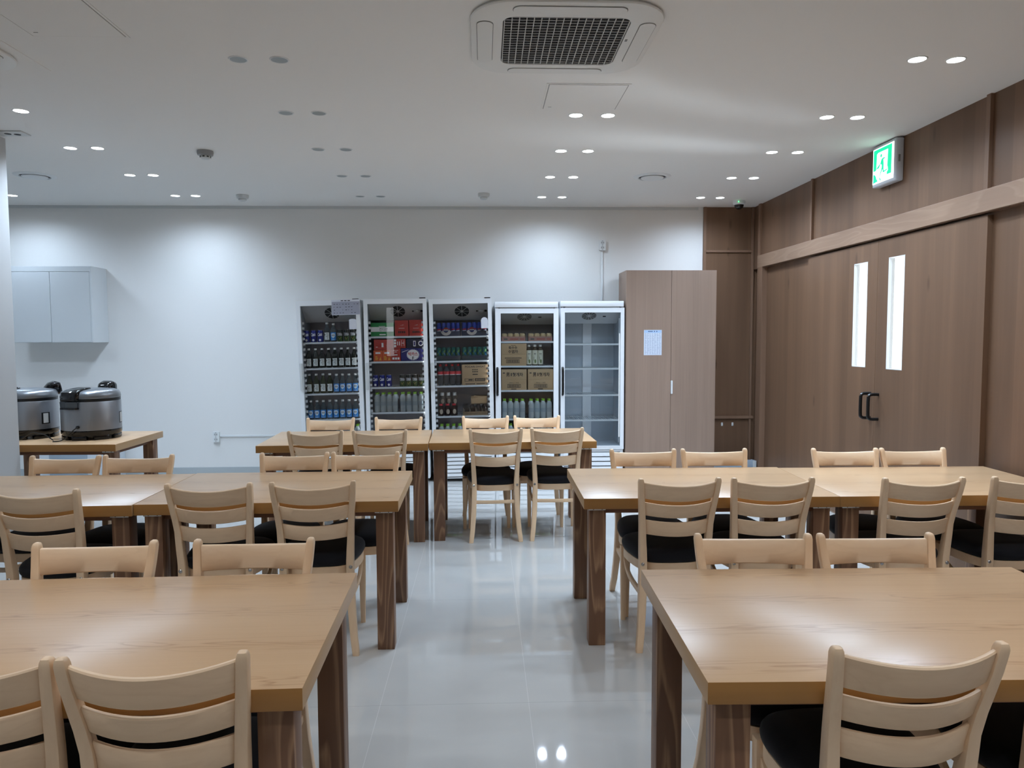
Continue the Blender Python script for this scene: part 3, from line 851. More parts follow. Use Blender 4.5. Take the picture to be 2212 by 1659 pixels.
M_canb = mat('can_blue', srgb(34, 42, 128), 0.3, 0.35)
M_cang = mat('can_green', srgb(48, 74, 34), 0.3, 0.35)
M_cank = mat('can_black_band', srgb(30, 32, 28), 0.35, 0.3)
M_alu = mat('aluminium', srgb(190, 190, 190), 0.3, 1.0)
M_print = mat('white_print', srgb(240, 242, 246), 0.5)
M_gold = mat('gold_print', srgb(150, 130, 70), 0.45)
def can(label, kind, r=.031, h=.125):
    t = thing('drink_can', label, 'can', group='beer cans in the fridges')
    bm = NB(); prof = [(r*.84, 0), (r, .006), (r, h - .014), (r*.86, h - .003), (r*.86, h)]
    if kind == 'blue':
        add_lathe(bm, prof, 20); obj('body', bm, M_canb, t)
    else:
        add_lathe(bm, [(r*.84, 0), (r, .006), (r, h*.46)], 20, 0); add_lathe(bm, [(r, h*.46), (r, h - .014), (r*.86, h - .003), (r*.86, h)], 20, 1)
        obj('body', bm, [M_cang, M_cank], t)
    bm = NB(); add_lathe(bm, [(r*.87, h - .002), (r*.87, h + .001), (r*.80, h + .001), (r*.78, h - .003)], 20); obj('lid', bm, M_alu, t)
    if kind == 'blue':
        bm = text_bm('Cass', width=.050, height=.036, bold=.03, shear=.25); place(bm, 0, 0, .082, .12)
        b2 = NB(); slices(b2, disc_pts(0, .022, .013, .012), 0); merge(bm, b2, 0)
    else:
        bm = text_bm('TERRA', width=.062, height=.030, bold=.01); place(bm, 0, 0, .076)
        b2 = NB(); add_poly(b2, [(-.016, 0, .046), (0, 0, .018), (.016, 0, .046), (.010, 0, .046), (0, 0, .028), (-.010, 0, .046)], 0); merge(bm, b2, 1)
    wrap(bm, r + .0011); obj('lettering', bm, [M_print, M_gold], t, smooth=False)
    return t
row(lambda l: can(l, 'blue'), 0, 0, [-1.862, -1.790, -1.720], [f'blue beer can, {ORD[k]} from left on the leftmost fridge\'s top shelf' for k in range(3)], .05)
row(lambda l: can(l, 'green'), 0, 0, [-1.514, -1.446, -1.378], [f'green and black beer can, {ORD[k]} of three on the leftmost fridge\'s top shelf' for k in range(3)], .05)
row(lambda l: can(l, 'blue'), 1, 2, [-1.150, -1.080, -1.008], [f'blue beer can, {ORD[k]} from left on the second fridge\'s third shelf' for k in range(3)], .05)
row(lambda l: can(l, 'green'), 1, 2, [-.866, -.801, -.734, -.668], [f'green and black beer can, {ORD[k]} of four on the second fridge\'s third shelf' for k in range(4)], .05)

# --- cartons and boxes
def card_mat(name, col, rough=0.7):
    m = mat(name, col, rough); T = NT(m)
    n = T.noise(T.coords((30, 30, 90)), 1.0, 3)
    T.link(T.mix(T.math('MULTIPLY', n, .35), col, tuple(c * .7 for c in col[:3]) + (1,)), T.b.inputs['Base Color'])
    return m
M_kraft = card_mat('kraft_carton', srgb(186, 156, 118))
M_ink = mat('black_ink', srgb(34, 30, 30), 0.7)
M_redbx = card_mat('red_carton', srgb(178, 52, 42), .5)
M_orbx = card_mat('orange_carton', srgb(206, 84, 38), .5)
M_grbx = card_mat('green_carton', srgb(22, 132, 62), .5)
M_navy = card_mat('navy_carton', srgb(34, 32, 104), .5)
M_navyd = card_mat('dark_navy_carton', srgb(30, 26, 50), .5)
M_red = mat('red_ink', srgb(200, 50, 44), 0.6)
M_yel = mat('yellow_print', srgb(226, 168, 60), 0.6)
M_pale = mat('pale_print', srgb(236, 232, 228), 0.6)
def box_thing(label, fi, sh, x0, x1, h, m, deep=.2, lift=0.0, print_bm=None, print_mats=None, group='cartons in the fridges', back=.0, lidz=None):
    p, th = on_shelf(fi, sh, (x0 + x1) / 2, back)
    p = p + Vector((math.sin(th) * lift, 0, lift))
    t = thing('carton', label, 'box', p, 0, group, th)
    w = (x1 - x0) / 2
    bm = NB(); add_box(bm, -w, w, 0, deep, 0, h, .002); obj('carton_body', bm, m, t)
    if lidz:
        bm = NB(); add_box(bm, -w - .001, w + .001, -.003, deep, lidz, h + .002, .002); obj('flap', bm, m, t)
    if print_bm: 
        for v in print_bm.verts: v.co.y -= .0012 + (.003 if lidz else 0)
        obj('print', print_bm, print_mats, t, smooth=False)
    return t
def P_green():
    bm = NB(); flat_rect(bm, -.118, .118, .048, .098, 0, 0); b = text_bm('컨디션', width=.085, height=.034, bold=.004); place(b, .012, -.0006, .072); merge(bm, b, 1)
    flat_rect(bm, -.03, .035, .012, .024, -.0003, 0); flat_rect(bm, -.035, .03, .103, .107, -.0003, 0); return bm
box_thing('green carton with a white band on the second fridge\'s top shelf', 1, 0, -1.185, -.946, .142, M_grbx, print_bm=P_green(), print_mats=[M_pale, M_ink])
def P_red():
    bm = NB()
    add_poly(bm, [(-.02, 0, .108), (.018, 0, .114), (.022, 0, .119), (.0, 0, .113)], 0); flat_rect(bm, -.03, .03, .08, .083, 0, 0)
    for k in range(4): flat_rect(bm, -.035 + .02*k, -.022 + .02*k, .03, .052, 0, 1)
    return bm
box_thing('tall red carton left of its twin on the second fridge\'s top shelf', 1, 0, -.934, -.793, .165, M_redbx, print_bm=P_red(), print_mats=[M_pale, M_ink])
box_thing('tall red carton at the right end of the second fridge\'s top shelf', 1, 0, -.784, -.644, .168, M_redbx, print_bm=P_red(), print_mats=[M_pale, M_ink])
def P_or():
    bm = NB(); flat_rect(bm, -.026, .026, .080, .097, 0, 0)
    for k, w in enumerate((.016, .022, .02)): flat_rect(bm, -.03, -.03 + w*1.4, .046 - .015*k, .055 - .015*k, 0, 1)
    add_poly(bm, [(.012, 0, .012), (.034, 0, .012), (.024, 0, .052)], 1); return bm
box_thing('orange carton at left, lower row of the second fridge\'s second shelf', 1, 1, -1.162, -1.066, .118, M_orbx, print_bm=P_or(), print_mats=[M_pale, M_yel])
box_thing('orange carton second from left, lower row of second fridge\'s second shelf', 1, 1, -1.064, -.979, .118, M_orbx, print_bm=P_or(), print_mats=[M_pale, M_yel])
def P_r2():
    bm = NB(); flat_rect(bm, -.025, .025, .112, .116, 0, 0); flat_rect(bm, -.012, .012, .094, .1, 0, 0); flat_rect(bm, -.018, .018, .062, .072, 0, 0)
    for k in range(3): flat_rect(bm, -.036 + .027*k, -.016 + .027*k, .018, .040, 0, 0)
    return bm
box_thing('red carton beside the navy burst box on the second fridge\'s second shelf', 1, 1, -.977, -.878, .135, M_redbx, print_bm=P_r2(), print_mats=[M_pale])
def P_bac():
    bm = NB(); n = 48; pts = []
    for k in range(n): 
        r = 1.0 if k % 2 == 0 else .88
        for d in (-.3, .3): a = 2*math.pi*(k + d)/n; pts.append((.012 + .068*r*math.cos(a), 0, .066 + .058*r*math.sin(a)))
    add_poly(bm, pts, 0)
    b = text_bm('박카스', width=.100, height=.040, bold=.025); place(b, .012, -.0006, .074); merge(bm, b, 1)
    b = text_bm('F', width=.018, height=.032, bold=.03); place(b, .012, -.0006, .030); merge(bm, b, 2)
    add_poly(bm, [(-.105, 0, .09), (-.035, 0, .116), (-.035, 0, .120), (-.105, 0, .096)], 0)
    return bm
box_thing('navy carton with a white starburst badge on the second fridge\'s second shelf', 1, 1, -.873, -.645, .133, M_navy, print_bm=P_bac(), print_mats=[M_pale, M_red, M_ink])
def P_up1():
    bm = NB(); flat_rect(bm, -.02, 0, .03, .075, 0, 0); flat_rect(bm, -.08, -.06, .03, .034, 0, 0); return bm
box_thing('pinkish red carton lying on the two orange cartons in the second fridge', 1, 1, -1.155, -.953, .110, M_redbx, lift=.1195, print_bm=P_up1(), print_mats=[M_pale], deep=.18)
def P_up2():
    bm = NB()
    for k in range(3): flat_rect(bm, -.058, -.035, .012 + .03*k, .034 + .03*k, 0, 0)
    for k in range(2): flat_rect(bm, -.024 + .02*k, -.016 + .02*k, .03, .07, 0, 0)
    flat_rect(bm, .02, .024, .02, .085, 0, 0); flat_rect(bm, .02, .048, .05, .056, 0, 0); flat_rect(bm, .044, .048, .025, .08, 0, 0)
    return bm
box_thing('red carton with sideways lettering in the upper row of the second fridge', 1, 1, -.949, -.822, .098, M_redbx, lift=.1365, print_bm=P_up2(), print_mats=[M_pale], deep=.18)
def P_up3():
    bm = NB(); flat_disc(bm, .066, .05, .026, 0, 0, 20, .027); flat_rect(bm, -.012, .014, .02, .078, 0, 0); flat_rect(bm, -.006, .008, .028, .07, -.0004, 1); flat_disc(bm, .066, .05, .018, -.0004, 1, 16); return bm
box_thing('dark navy carton with a round emblem, standing on the starburst carton', 1, 1, -.815, -.645, .095, M_navyd, lift=.1345, print_bm=P_up3(), print_mats=[M_pale, M_navy], deep=.18)
def P_poc():
    bm = text_bm('POCARI SWEAT', width=.215, height=.020, bold=.012); place(bm, .005, 0, .195)
    for s_, z_, w_ in (('||||', .163, .05),): pass
    for k in range(4): 
        b = NB(); flat_rect(b, -.028 + .016*k, -.018 + .016*k, .158, .168, 0, 0); flat_rect(b, -.026 + .016*k, -.016 + .016*k, .136, .147, 0, 0); merge(bm, b, 0)
    b = NB(); flat_rect(b, -.025, .03, .108, .117, 0, 0)
    flat_rect(b, -.11, -.012, .040, .069, 0, 0); flat_rect(b, -.106, -.016, .044, .065, -.0004, 1); flat_rect(b, -.07, -.026, .049, .061, -.0006, 0)
    flat_rect(b, .0, .108, .042, .071, 0, 0); flat_rect(b, .010, .016, .046, .067, -.0004, 1); flat_rect(b, .092, .098, .046, .067, -.0004, 1)
    for k in range(7): flat_rect(b, .02 + .01*k, .024 + .01*k, .047, .066, -.0004, 1)
    for k in range(14): 
        if k != 7: flat_rect(b, -.1 + .0145*k, -.09 + .0145*k, .008, .018, 0, 0)
    merge(bm, b, None); return bm
box_thing('large brown carton on the third fridge\'s third shelf beside red capped bottles', 2, 2, -.232, .042, .218, M_kraft, print_bm=P_poc(), print_mats=[M_ink, M_kraft], lidz=None)
def barcode(bm, x0, x1, z0, z1):
    flat_rect(bm, x0, x1, z0, z1, 0, 0); flat_rect(bm, x0 + .004, x1 - .004, z0 + .004, z1 - .004, -.0004, 1)
    n = int((x1 - x0) / .006)
    for k in range(2, n - 1):
        flat_rect(bm, x0 + .006*k, x0 + .006*k + (.004 if k % 3 else .0025), z0 + .006, z1 - .006, -.0008, 0)
def P_corn():
    bm = text_bm('옥수수', width=.092, height=.034, bold=.02); place(bm, -.01, 0, .190)
    b = text_bm('수염차', width=.104, height=.036, bold=.02); place(b, -.008, 0, .150); merge(bm, b, 0)
    b = NB(); flat_rect(b, -.03, .02, .213, .217, 0, 0)
    for k in range(12): flat_rect(b, -.095 + .015*k, -.084 + .015*k, .078, .086, 0, 0)
    barcode(b, -.08, .06, .028, .066); merge(bm, b, None); return bm
box_thing('brown corn tea carton on the fourth fridge\'s second shelf beside labelled bottles', 3, 1, .183, .449, .232, M_kraft, print_bm=P_corn(), print_mats=[M_ink, M_kraft], lidz=.118)
def P_hut():
    bm = text_bm('헛개차', width=.112, height=.042, bold=.025); place(bm, .040, 0, .165)
    b = text_bm('男', width=.036, height=.044, bold=.02); place(b, -.065, 0, .165); merge(bm, b, 0)
    b = NB(); flat_rect(b, -.118, -.096, .176, .186, 0, 0); flat_rect(b, -.034, -.024, .148, .182, 0, 0)
    merge(bm, b, None)
    b = text_bm('500mL × 20입', width=.10, height=.014); place(b, .0, 0, .078); merge(bm, b, 0)
    b = NB(); barcode(b, -.07, .07, .024, .062); flat_rect(b, -.03, .025, .006, .014, 0, 0); merge(bm, b, None); return bm
box_thing('brown tea carton at left on the fourth fridge\'s third shelf', 3, 2, .184, .450, .218, M_kraft, print_bm=P_hut(), print_mats=[M_ink, M_kraft], lidz=.108)
box_thing('brown tea carton at right on the fourth fridge\'s third shelf', 3, 2, .466, .734, .218, M_kraft, print_bm=P_hut(), print_mats=[M_ink, M_kraft], lidz=.108)

# --- shrink-wrapped water packs
M_water = bottle_glass('water_bottle_plastic', srgb(232, 242, 244), 0.92, 0.12)
M_gcap = mat('lime_green_cap', srgb(150, 204, 70), 0.45)
M_film = glass_mat('shrink_film', (0.97, 0.98, 0.99, 1), 2.0, 1.3)
M_wlab = bottle_glass('faint_blue_label', srgb(206, 222, 230), 0.9, 0.3)
def water_pack(label, n=4, pitch=.064, h=.205, rows=2):
    t = thing('water_bottle_pack', label, 'water pack', group='shrink wrapped packs of water')
    w = n * pitch; r = pitch * .485; q = h / .205
    for j in range(rows):
        for k in range(n):
            bm = NB(); x, y = -w/2 + pitch*(k + .5), r + .004 + j * 2.05 * r
            add_lathe(bm, [(r*.85, 0), (r, .008), (r, .045*q), (r*.965, .055*q), (r, .065*q), (r, .135*q), (r*.97, .152*q), (r*.8, .170*q), (r*.5, .182*q), (r*.42, .187*q)], 16)
            b = obj('bottle', bm, M_water, t); b.location = (x, y, 0)
            bm = NB(); add_lathe(bm, [(r*.56, .187*q), (r*.56, h), (r*.48, h + .001)], 12); obj('cap', bm, M_gcap, b)
            if j == 0:
                bm = NB(); add_lathe(bm, [(r*1.012, .068*q), (r*1.012, .112*q)], 16, cap=False); obj('label', bm, M_wlab, b)
    bm = NB(); ln = 2 * r * rows + .012
    prof = [(-w/2 - .001, 0), (w/2 + .001, 0), (w/2 + .001, h*.62), (w/2 - .012, h*.78), (w/2 - .03, h*.86), (-w/2 + .03, h*.86), (-w/2 + .012, h*.78), (-w/2 - .001, h*.62)]
    add_loft(bm, [[(x, -.001, z) for x, z in prof], [(x, ln, z) for x, z in prof]], smooth=False)
    obj('film_wrap', bm, M_film, t, smooth=False)
    return t
def put(t, fi, sh, x, back): 
    p, th = on_shelf(fi, sh, x, back); t.location = p; t.rotation_euler = (0, th, 0); return t
wp = put(water_pack('water pack at left on the second fridge\'s fourth shelf'), 1, 3, -1.037, .0)
def pack_at(label, fi, sh, x, back=0.0): p, th = on_shelf(fi, sh, x, back); return dup(wp, label, p, 0, None, th)
pack_at('water pack at right on the second fridge\'s fourth shelf', 1, 3, -.767)
pack_at('water pack at left on the fourth fridge\'s fourth shelf', 3, 3, .312)
pack_at('water pack at right on the fourth fridge\'s fourth shelf', 3, 3, .598)
pack_at('water pack on the third fridge\'s bottom shelf', 2, 4, -.357)
pack_at('water pack at left on the fourth fridge\'s bottom shelf', 3, 4, .312)
pack_at('water pack at right on the fourth fridge\'s bottom shelf', 3, 4, .598)
pack_at('water pack on the leftmost fridge\'s bottom shelf, mostly behind a chair', 0, 4, -1.44)

# --- wrapped packs of cans
M_pblue = mat('cola_can_blue', srgb(38, 66, 168), 0.3, 0.3)
M_pgrn = mat('soda_can_teal', srgb(28, 104, 96), 0.3, 0.3)
M_pgrn2 = mat('soda_can_swirl', srgb(112, 164, 90), 0.35, 0.2)
M_pcyan = mat('soda_can_cyan', srgb(40, 120, 176), 0.35, 0.2)
M_trayb = mat('pack_tray_blue_grey', srgb(52, 66, 96), 0.5)
M_trayg = mat('pack_tray_teal_grey', srgb(62, 84, 98), 0.5)
def can_pack(label, w, kind, loc, th):
    t = thing('can_pack', label, 'can pack', loc, 0, 'wrapped packs of cans in the third fridge', th)
    n = 5; pitch = w / n; r = pitch * .485; h = .142
    for k in range(n):
        for j in range(2):
            bm = NB(); x = -w/2 + pitch*(k + .5); y = r + .004 + j*2.05*r
            add_lathe(bm, [(r*.84, 0), (r, .006), (r, h - .016), (r*.84, h - .003), (r*.84, h)], 16, 0, x, y)
            if j == 0:
                def arc(a0, a1, z0, z1, z2, mi):
                    p = []
                    for s in range(7):
                        a = a0 + (a1-a0)*s/6; p.append((a, z0 + (z1 - z0)*s/6))
                    rr = r + .0006
                    for s in range(6):
                        (a, za), (b, zb) = p[s], p[s+1]
                        add_poly(bm, [(x + rr*math.sin(a), y - rr*math.cos(a), za), (x + rr*math.sin(b), y - rr*math.cos(b), zb), (x + rr*math.sin(b), y - rr*math.cos(b), zb + z2), (x + rr*math.sin(a), y - rr*math.cos(a), za + z2)], mi)
                if kind == 'blue':
                    arc(-.9, .9, .062, .068, .012, 1); arc(-.9, .9, .048, .054, .010, 2)
                else:
                    arc(-1.1, .8, .05, .10, .022, 1); arc(-.6, 1.1, .09, .04, .018, 2)
            obj('can', bm, [M_pblue, M_red, M_print] if kind == 'blue' else [M_pgrn, M_pgrn2, M_pcyan], t)
    bm = NB(); ln = 4*r + .01
    for b in ((-w/2 - .002, w/2 + .002, -.002, 0, 0, .052), (-w/2 - .002, w/2 + .002, ln, ln + .002, 0, .052), (-w/2 - .002, -w/2, 0, ln, 0, .052), (w/2, w/2 + .002, 0, ln, 0, .052)): add_box(bm, *b)
    cx = -w*.1
    if kind == 'blue':       # round badge and pale arc on the sleeve
        pts = [(cx + .055*math.cos(a), -.0028, .052 + .045*math.sin(a)) for a in [math.pi + math.pi*k/12 for k in range(13)]]
        add_poly(bm, pts, 1)
        flat_disc(bm, cx, .066, .026, -.0034, 2, 20, .031); flat_rect(bm, cx - .020, cx + .020, .074, .086, -.0040, 3); flat_rect(bm, cx - .024, cx + .024, .060, .069, -.0040, 1); flat_rect(bm, cx - .022, cx + .020, .046, .053, -.0040, 4)
    else:
        pts = [(.03 + .085*math.cos(a), -.0028, .046 + .024*math.sin(a)) for a in [math.pi + math.pi*k/12 for k in range(13)]]
        add_poly(bm, pts, 1)
    obj('carton_sleeve', bm, [M_trayb if kind == 'blue' else M_trayg, M_pale if kind == 'blue' else M_trayb, M_navyd, M_red, M_pblue], t, smooth=False)
    bm = NB(); add_box(bm, -w/2 - .003, w/2 + .003, -.0055, ln + .003, 0, h + .002, .006); obj('film_wrap', bm, M_film, t)
    return t
for sh, kind, nm in ((0, 'blue', 'top'), (1, 'teal', 'second')):
    for x0, x1, side in ((-.497, -.250, 'left'), (-.232, .033, 'right')):
        p, th = on_shelf(2, sh, (x0 + x1)/2, .004)
        can_pack(f'wrapped pack of {"blue cola" if kind == "blue" else "teal soda"} cans, {side} side of the third fridge\'s {nm} shelf', x1 - x0, kind, p, th)

# --- red capped cola bottles, jars, trays in the third fridge
M_pet = bottle_glass('clear_pet', srgb(120, 124, 128), 0.28)
M_redcap = mat('red_cap', srgb(214, 44, 48), 0.4)
M_redlab = mat('red_label', srgb(206, 62, 66), 0.5)
def cola(label):
    t = thing('bottle', label, 'bottle', group='red capped bottles in the third fridge')
    r = .031; bm = NB()
    add_lathe(bm, [(r*.75, 0), (r*.95, .012), (r, .05), (r*.93, .09), (r, .12), (r*.97, .15), (r*.7, .175), (r*.42, .198), (r*.4, .212)], 18); obj('body', bm, M_pet, t)
    bm = NB(); add_lathe(bm, [(r*.47, .205), (r*.47, .224), (r*.4, .226)], 14); obj('cap', bm, M_redcap, t)
    bm = NB(); add_lathe(bm, [(r*1.01, .112), (r*1.01, .150)], 18, cap=False); add_lathe(bm, [(r*1.016, .112), (r*1.016, .118)], 18, 1, cap=False); obj('label', bm, [M_redlab, M_print], t)
    return t
row(cola, 2, 2, [-.463, -.398, -.335, -.271], [f'red capped clear bottle, {ORD[k]} from left on the third fridge\'s third shelf' for k in range(4)], .05)
M_jar = bottle_glass('brown_jar', srgb(60, 44, 40), 0.85)
M_jar2 = bottle_glass('grey_jar', srgb(120, 112, 106), 0.5)
M_jlab = mat('jar_label', srgb(186, 170, 150), 0.6)
def jar(label, tall):
    t = thing('bottle', label, 'bottle', group='jars on the third fridge fourth shelf')
    r = .030; h = .24 if tall else .125; bm = NB()
    add_lathe(bm, [(r*.85, 0), (r, .006), (r, h*.72), (r*.92, h*.8), (r*.6, h*.88)], 18); obj('body', bm, M_jar2 if tall else M_jar, t)
    bm = NB(); add_lathe(bm, [(r*.66, h*.86), (r*.66, h), (r*.6, h + .001)], 14); obj('cap', bm, M_cap if tall else M_redlab, t)
    bm = NB(); slices(bm, disc_pts(.006, h*(.62 if tall else .36), .020, .026)); wrap(bm, r + .0006); obj('label', bm, M_jlab, t)
    return t
row(lambda l: jar(l, False), 2, 3, [-.46, -.39, -.321], [f'short brown jar, {ORD[k]} from left in front on the third fridge\'s fourth shelf' for k in range(3)], .05)
row(lambda l: jar(l, True), 2, 3, [-.448, -.382, -.315], [f'tall grey jar, {ORD[k]} from left behind short jars in the third fridge' for k in range(3)], .13)
M_cream = mat('cream_lid', srgb(214, 186, 140), 0.5)
M_pinktray = card_mat('pink_tray', srgb(206, 160, 146))
M_pinkp = mat('pink_print', srgb(206, 120, 110), .6)
def tray_pack(label, w, kind, loc, th, h=.10):
    t = thing('tray_pack', label, 'tray', loc, 0, 'film wrapped trays in the fridges', th)
    n = 4; pitch = w / n; r = pitch * .47
    th_ = .05 if kind == 'cream' else .04
    for k in range(n):
        for j in range(2):
            bm = NB(); x, y = -w/2 + pitch*(k+.5), .006 + r + j*2.06*r
            if kind == 'cream': add_lathe(bm, [(r*.8, .003), (r*.95, .03), (r, h*.72), (r*.9, h*.9), (r*.55, h), (r*.2, h*1.01)], 16, 0, x, y)
            else: add_lathe(bm, [(r*.9, .003), (r, .01), (r, h*.72), (r*.6, h*.9), (r*.5, h)], 16, 0, x, y)
            if kind != 'cream' and j == 0:
                add_poly(bm, [(x - r*.95, y - r*.5, .035), (x - r*.45, y - r*.97, .035), (x - r*.45, y - r*.97, h*.55), (x - r*.95, y - r*.4, h*.75)], 1)
            obj('bottle', bm, [M_cream, M_cream] if kind == 'cream' else [M_jar, M_jlab], t)
    bm = NB(); ln = 4.1*r + .012
    for b in ((-w/2, w/2, 0, .003, 0, th_), (-w/2, w/2, ln - .003, ln, 0, th_), (-w/2, -w/2 + .003, 0, ln, 0, th_), (w/2 - .003, w/2, 0, ln, 0, th_), (-w/2, w/2, 0, ln, 0, .002)): add_box(bm, *b)
    if kind == 'cream':
        for a, b2, mi in ((-.4, -.25, 1), (-.15, .2, 2), (.27, .45, 2)): flat_rect(bm, w*a, w*b2, .014, .030, -.0006, mi)
    obj('tray', bm, [M_pinktray if kind == 'cream' else M_kraft, M_labg, M_pinkp], t, smooth=False)
    bm = NB(); add_box(bm, -w/2 - .002, w/2 + .002, -.002, ln + .002, 0, h + .004, .012); obj('film_wrap', bm, M_film, t)
    return t
for x0, x1, side in ((.185, .441, 'left'), (.468, .725, 'right')):
    p, th = on_shelf(3, 0, (x0 + x1)/2, .004)
    tray_pack(f'pink tray of cream topped cups, {side} side of the fourth fridge\'s top shelf', x1 - x0, 'cream', p, th, .085)
p, th = on_shelf(2, 3, -.096, .004); tray_pack('kraft tray of brown bottles on the third fridge\'s fourth shelf', .262, 'brown', p, th, .115)
p, th = on_shelf(2, 3, -.055, .075)
b_ = thing('carton', 'torn brown carton stacked above the tray of brown bottles', 'box', p + Vector((0, 0, .121)), 0, 'cartons in the fridges', th)
bm = NB(); add_box(bm, -.085, .085, 0, .17, 0, .075, .003); obj('carton_body', bm, M_kraft, b_)
bm = NB(); add_prism(bm, [(-.085, -.004), (.085, -.004), (.085, .0), (-.085, .0)], .0, .055); add_poly(bm, [(-.085, -.003, .055), (.0, -.012, .078), (-.05, -.012, .086)], 0); obj('flap', bm, M_kraft, b_, smooth=False)
# --- tea bottles in the fourth fridge
M_tea = bottle_glass('tea_bottle_plastic', srgb(120, 104, 84), 0.5)
M_tealab = mat('cream_label', srgb(206, 204, 184), 0.6)
M_leaf = mat('green_print', srgb(96, 110, 60), 0.6)
def tea(label):
    t = thing('bottle', label, 'bottle', group='tea bottles in the fourth fridge')
    r = .030; bm = NB(); add_lathe(bm, [(r*.85, 0), (r, .01), (r, .14), (r*.8, .17), (r*.42, .196), (r*.4, .206)], 18); obj('body', bm, M_tea, t)
    bm = NB(); add_lathe(bm, [(r*.52, .200), (r*.52, .220), (r*.46, .222)], 14); obj('cap', bm, M_cap, t)
    bm = NB(); add_lathe(bm, [(r*1.01, .012), (r*1.01, .162)], 18, cap=False)
    b = NB(); slices(b, disc_pts(.004, .045, .010, .022), 1); flat_rect(b, -.010, -.003, .118, .130, 0, 2); flat_rect(b, .003, .010, .118, .130, 0, 2); flat_rect(b, -.010, .008, .10, .112, 0, 2); flat_rect(b, -.012, -.008, .05, .095, 0, 2); wrap(b, r*1.02); merge(bm, b, None)
    obj('label', bm, [M_tealab, M_leaf, M_ink], t)
    return t
row(tea, 3, 1, [.479, .541, .600], [f'cream labelled tea bottle, {ORD[k]} of three on the fourth fridge\'s second shelf' for k in range(3)], .045)

# --- papers and tags on the fridge doors
M_paper = mat('paper', srgb(214, 216, 224), 0.6)
M_paperg = mat('grey_printed_paper', srgb(160, 162, 176), 0.25)
bpy.context.view_layer.update()
def door_paper(name, label, cat, fi, x0, x1, z0, z1, arch=0.0, m=M_paper, prints=None, mats=None, group=None):
    fr = FR[fi]; th = fr.rotation_euler.y; zc = (z0 + z1)/2; xc = (x0 + x1)/2
    o_ = bpy.data.objects.new(name, None)
    xl = (xc - fr.location.x - math.sin(th)*zc)/math.cos(th)
    w, h = (x1 - x0)/2, (z1 - z0)/2
    bm = NB()
    if arch:
        pts = [(-w, -h), (w, -h)] + [(w*math.cos(R(a)), h - arch + arch*math.sin(R(a))) for a in range(0, 181, 15)]
    else: pts = [(-w, -h), (w, -h), (w, h), (-w, h)]
    add_loft(bm, [[(x, y, z) for x, z in pts] for y in (-.0015, 0)], smooth=False)
    if prints: merge(bm, prints, None)
    o = obj(name, bm, [m] + (mats or []), None, smooth=False)
    o.location = fr.matrix_world @ Vector((xl, -.004, zc)); o.rotation_euler = (0, th, 0)
    return tag(o, label, cat, group)
pb = NB(); flat_rect(pb, -.143, .143, -.075, .058, -.0018, 1)
for k in range(3): flat_rect(pb, -.05 + .035*k, -.024 + .035*k, .064, .072, -.0018, 2)
rnd = random.Random(3)
for a in range(9):
    for b in range(4): 
        if rnd.random() < .8: flat_rect(pb, -.125 + .03*a, -.125 + .03*a + .006 + .012*rnd.random(), -.06 + .03*b, -.055 + .03*b, -.0022, 2)
door_paper('notice_sheet', 'printed grey notice sheet taped at the top of the leftmost fridge door', 'paper', 0, -1.576, -1.283, 1.761, 1.919, 0, M_paper, pb, [M_paperg, M_ink])
door_paper('price_tag', 'white square cornered tag on the leftmost fridge door', 'tag', 0, -1.398, -1.324, 1.612, 1.718, .012, M_paper, group='white tags on fridge doors')
door_paper('price_tag', 'white arch shaped tag on the third fridge door', 'tag', 2, -.029, .043, 1.618, 1.734, .036, M_paper, group='white tags on fridge doors')

# ------------------------------------------------------------------ tall cabinet
t = thing('wardrobe_cabinet', 'tall brown wood two door cabinet beside the fridges', 'cabinet', (1.498, FY, 0))
W = .959
bm = NB(); add_box(bm, 0, W, .02, .440, 0, 2.226, .001); obj('cabinet_body', bm, M_cab, t, smooth=False)
bm = NB(); add_box(bm, .0008, .4785, 0, .019, .03, 2.225, .0008); obj('cabinet_door', bm, M_cab, t, smooth=False)
bm = NB(); add_box(bm, .4815, W - .0008, 0, .019, .03, 2.225, .0008); dr = obj('cabinet_door', bm, M_cab, t, smooth=False)
bm = NB(); add_loft(bm, [[(.4895 + a, y, .993 + b) for a, b in rrect(.018, .142, .006, 3)] for y in (-.014, 0)]); obj('handle', bm, M_white, dr)
pb = NB(); w, h = .095, .133
flat_rect(pb, -w + .004, w - .004, h - .030, h - .003, -.0012, 1)
for k in range(8):
    if k not in (4, 6): flat_rect(pb, -.05 + .0125*k, -.041 + .0125*k, h - .020, h - .010, -.0016, 2)
rnd = random.Random(5)
for a in range(7):
    for b in range(22):
        x0 = -w + .01 + a*.0255; flat_rect(pb, x0, x0 + (.008 + .012*rnd.random()), h - .040 - b*.0102, h - .0365 - b*.0102, -.0014, 3)
bm = NB(); add_box(bm, -w, w, -.001, 0, -h, h); merge(bm, pb, None)
o = obj('list_sheet', bm, [mat('sheet_white', srgb(214, 222, 236), .5), mat('sheet_header', srgb(176, 204, 236), .5), mat('sheet_ink', srgb(40, 60, 110), .6), mat('sheet_grey', srgb(150, 164, 190), .6)], smooth=False)
o.location = (1.783, FY - .0002, 1.4665); tag(o, 'printed list sheet taped on the tall cabinet door', 'paper')

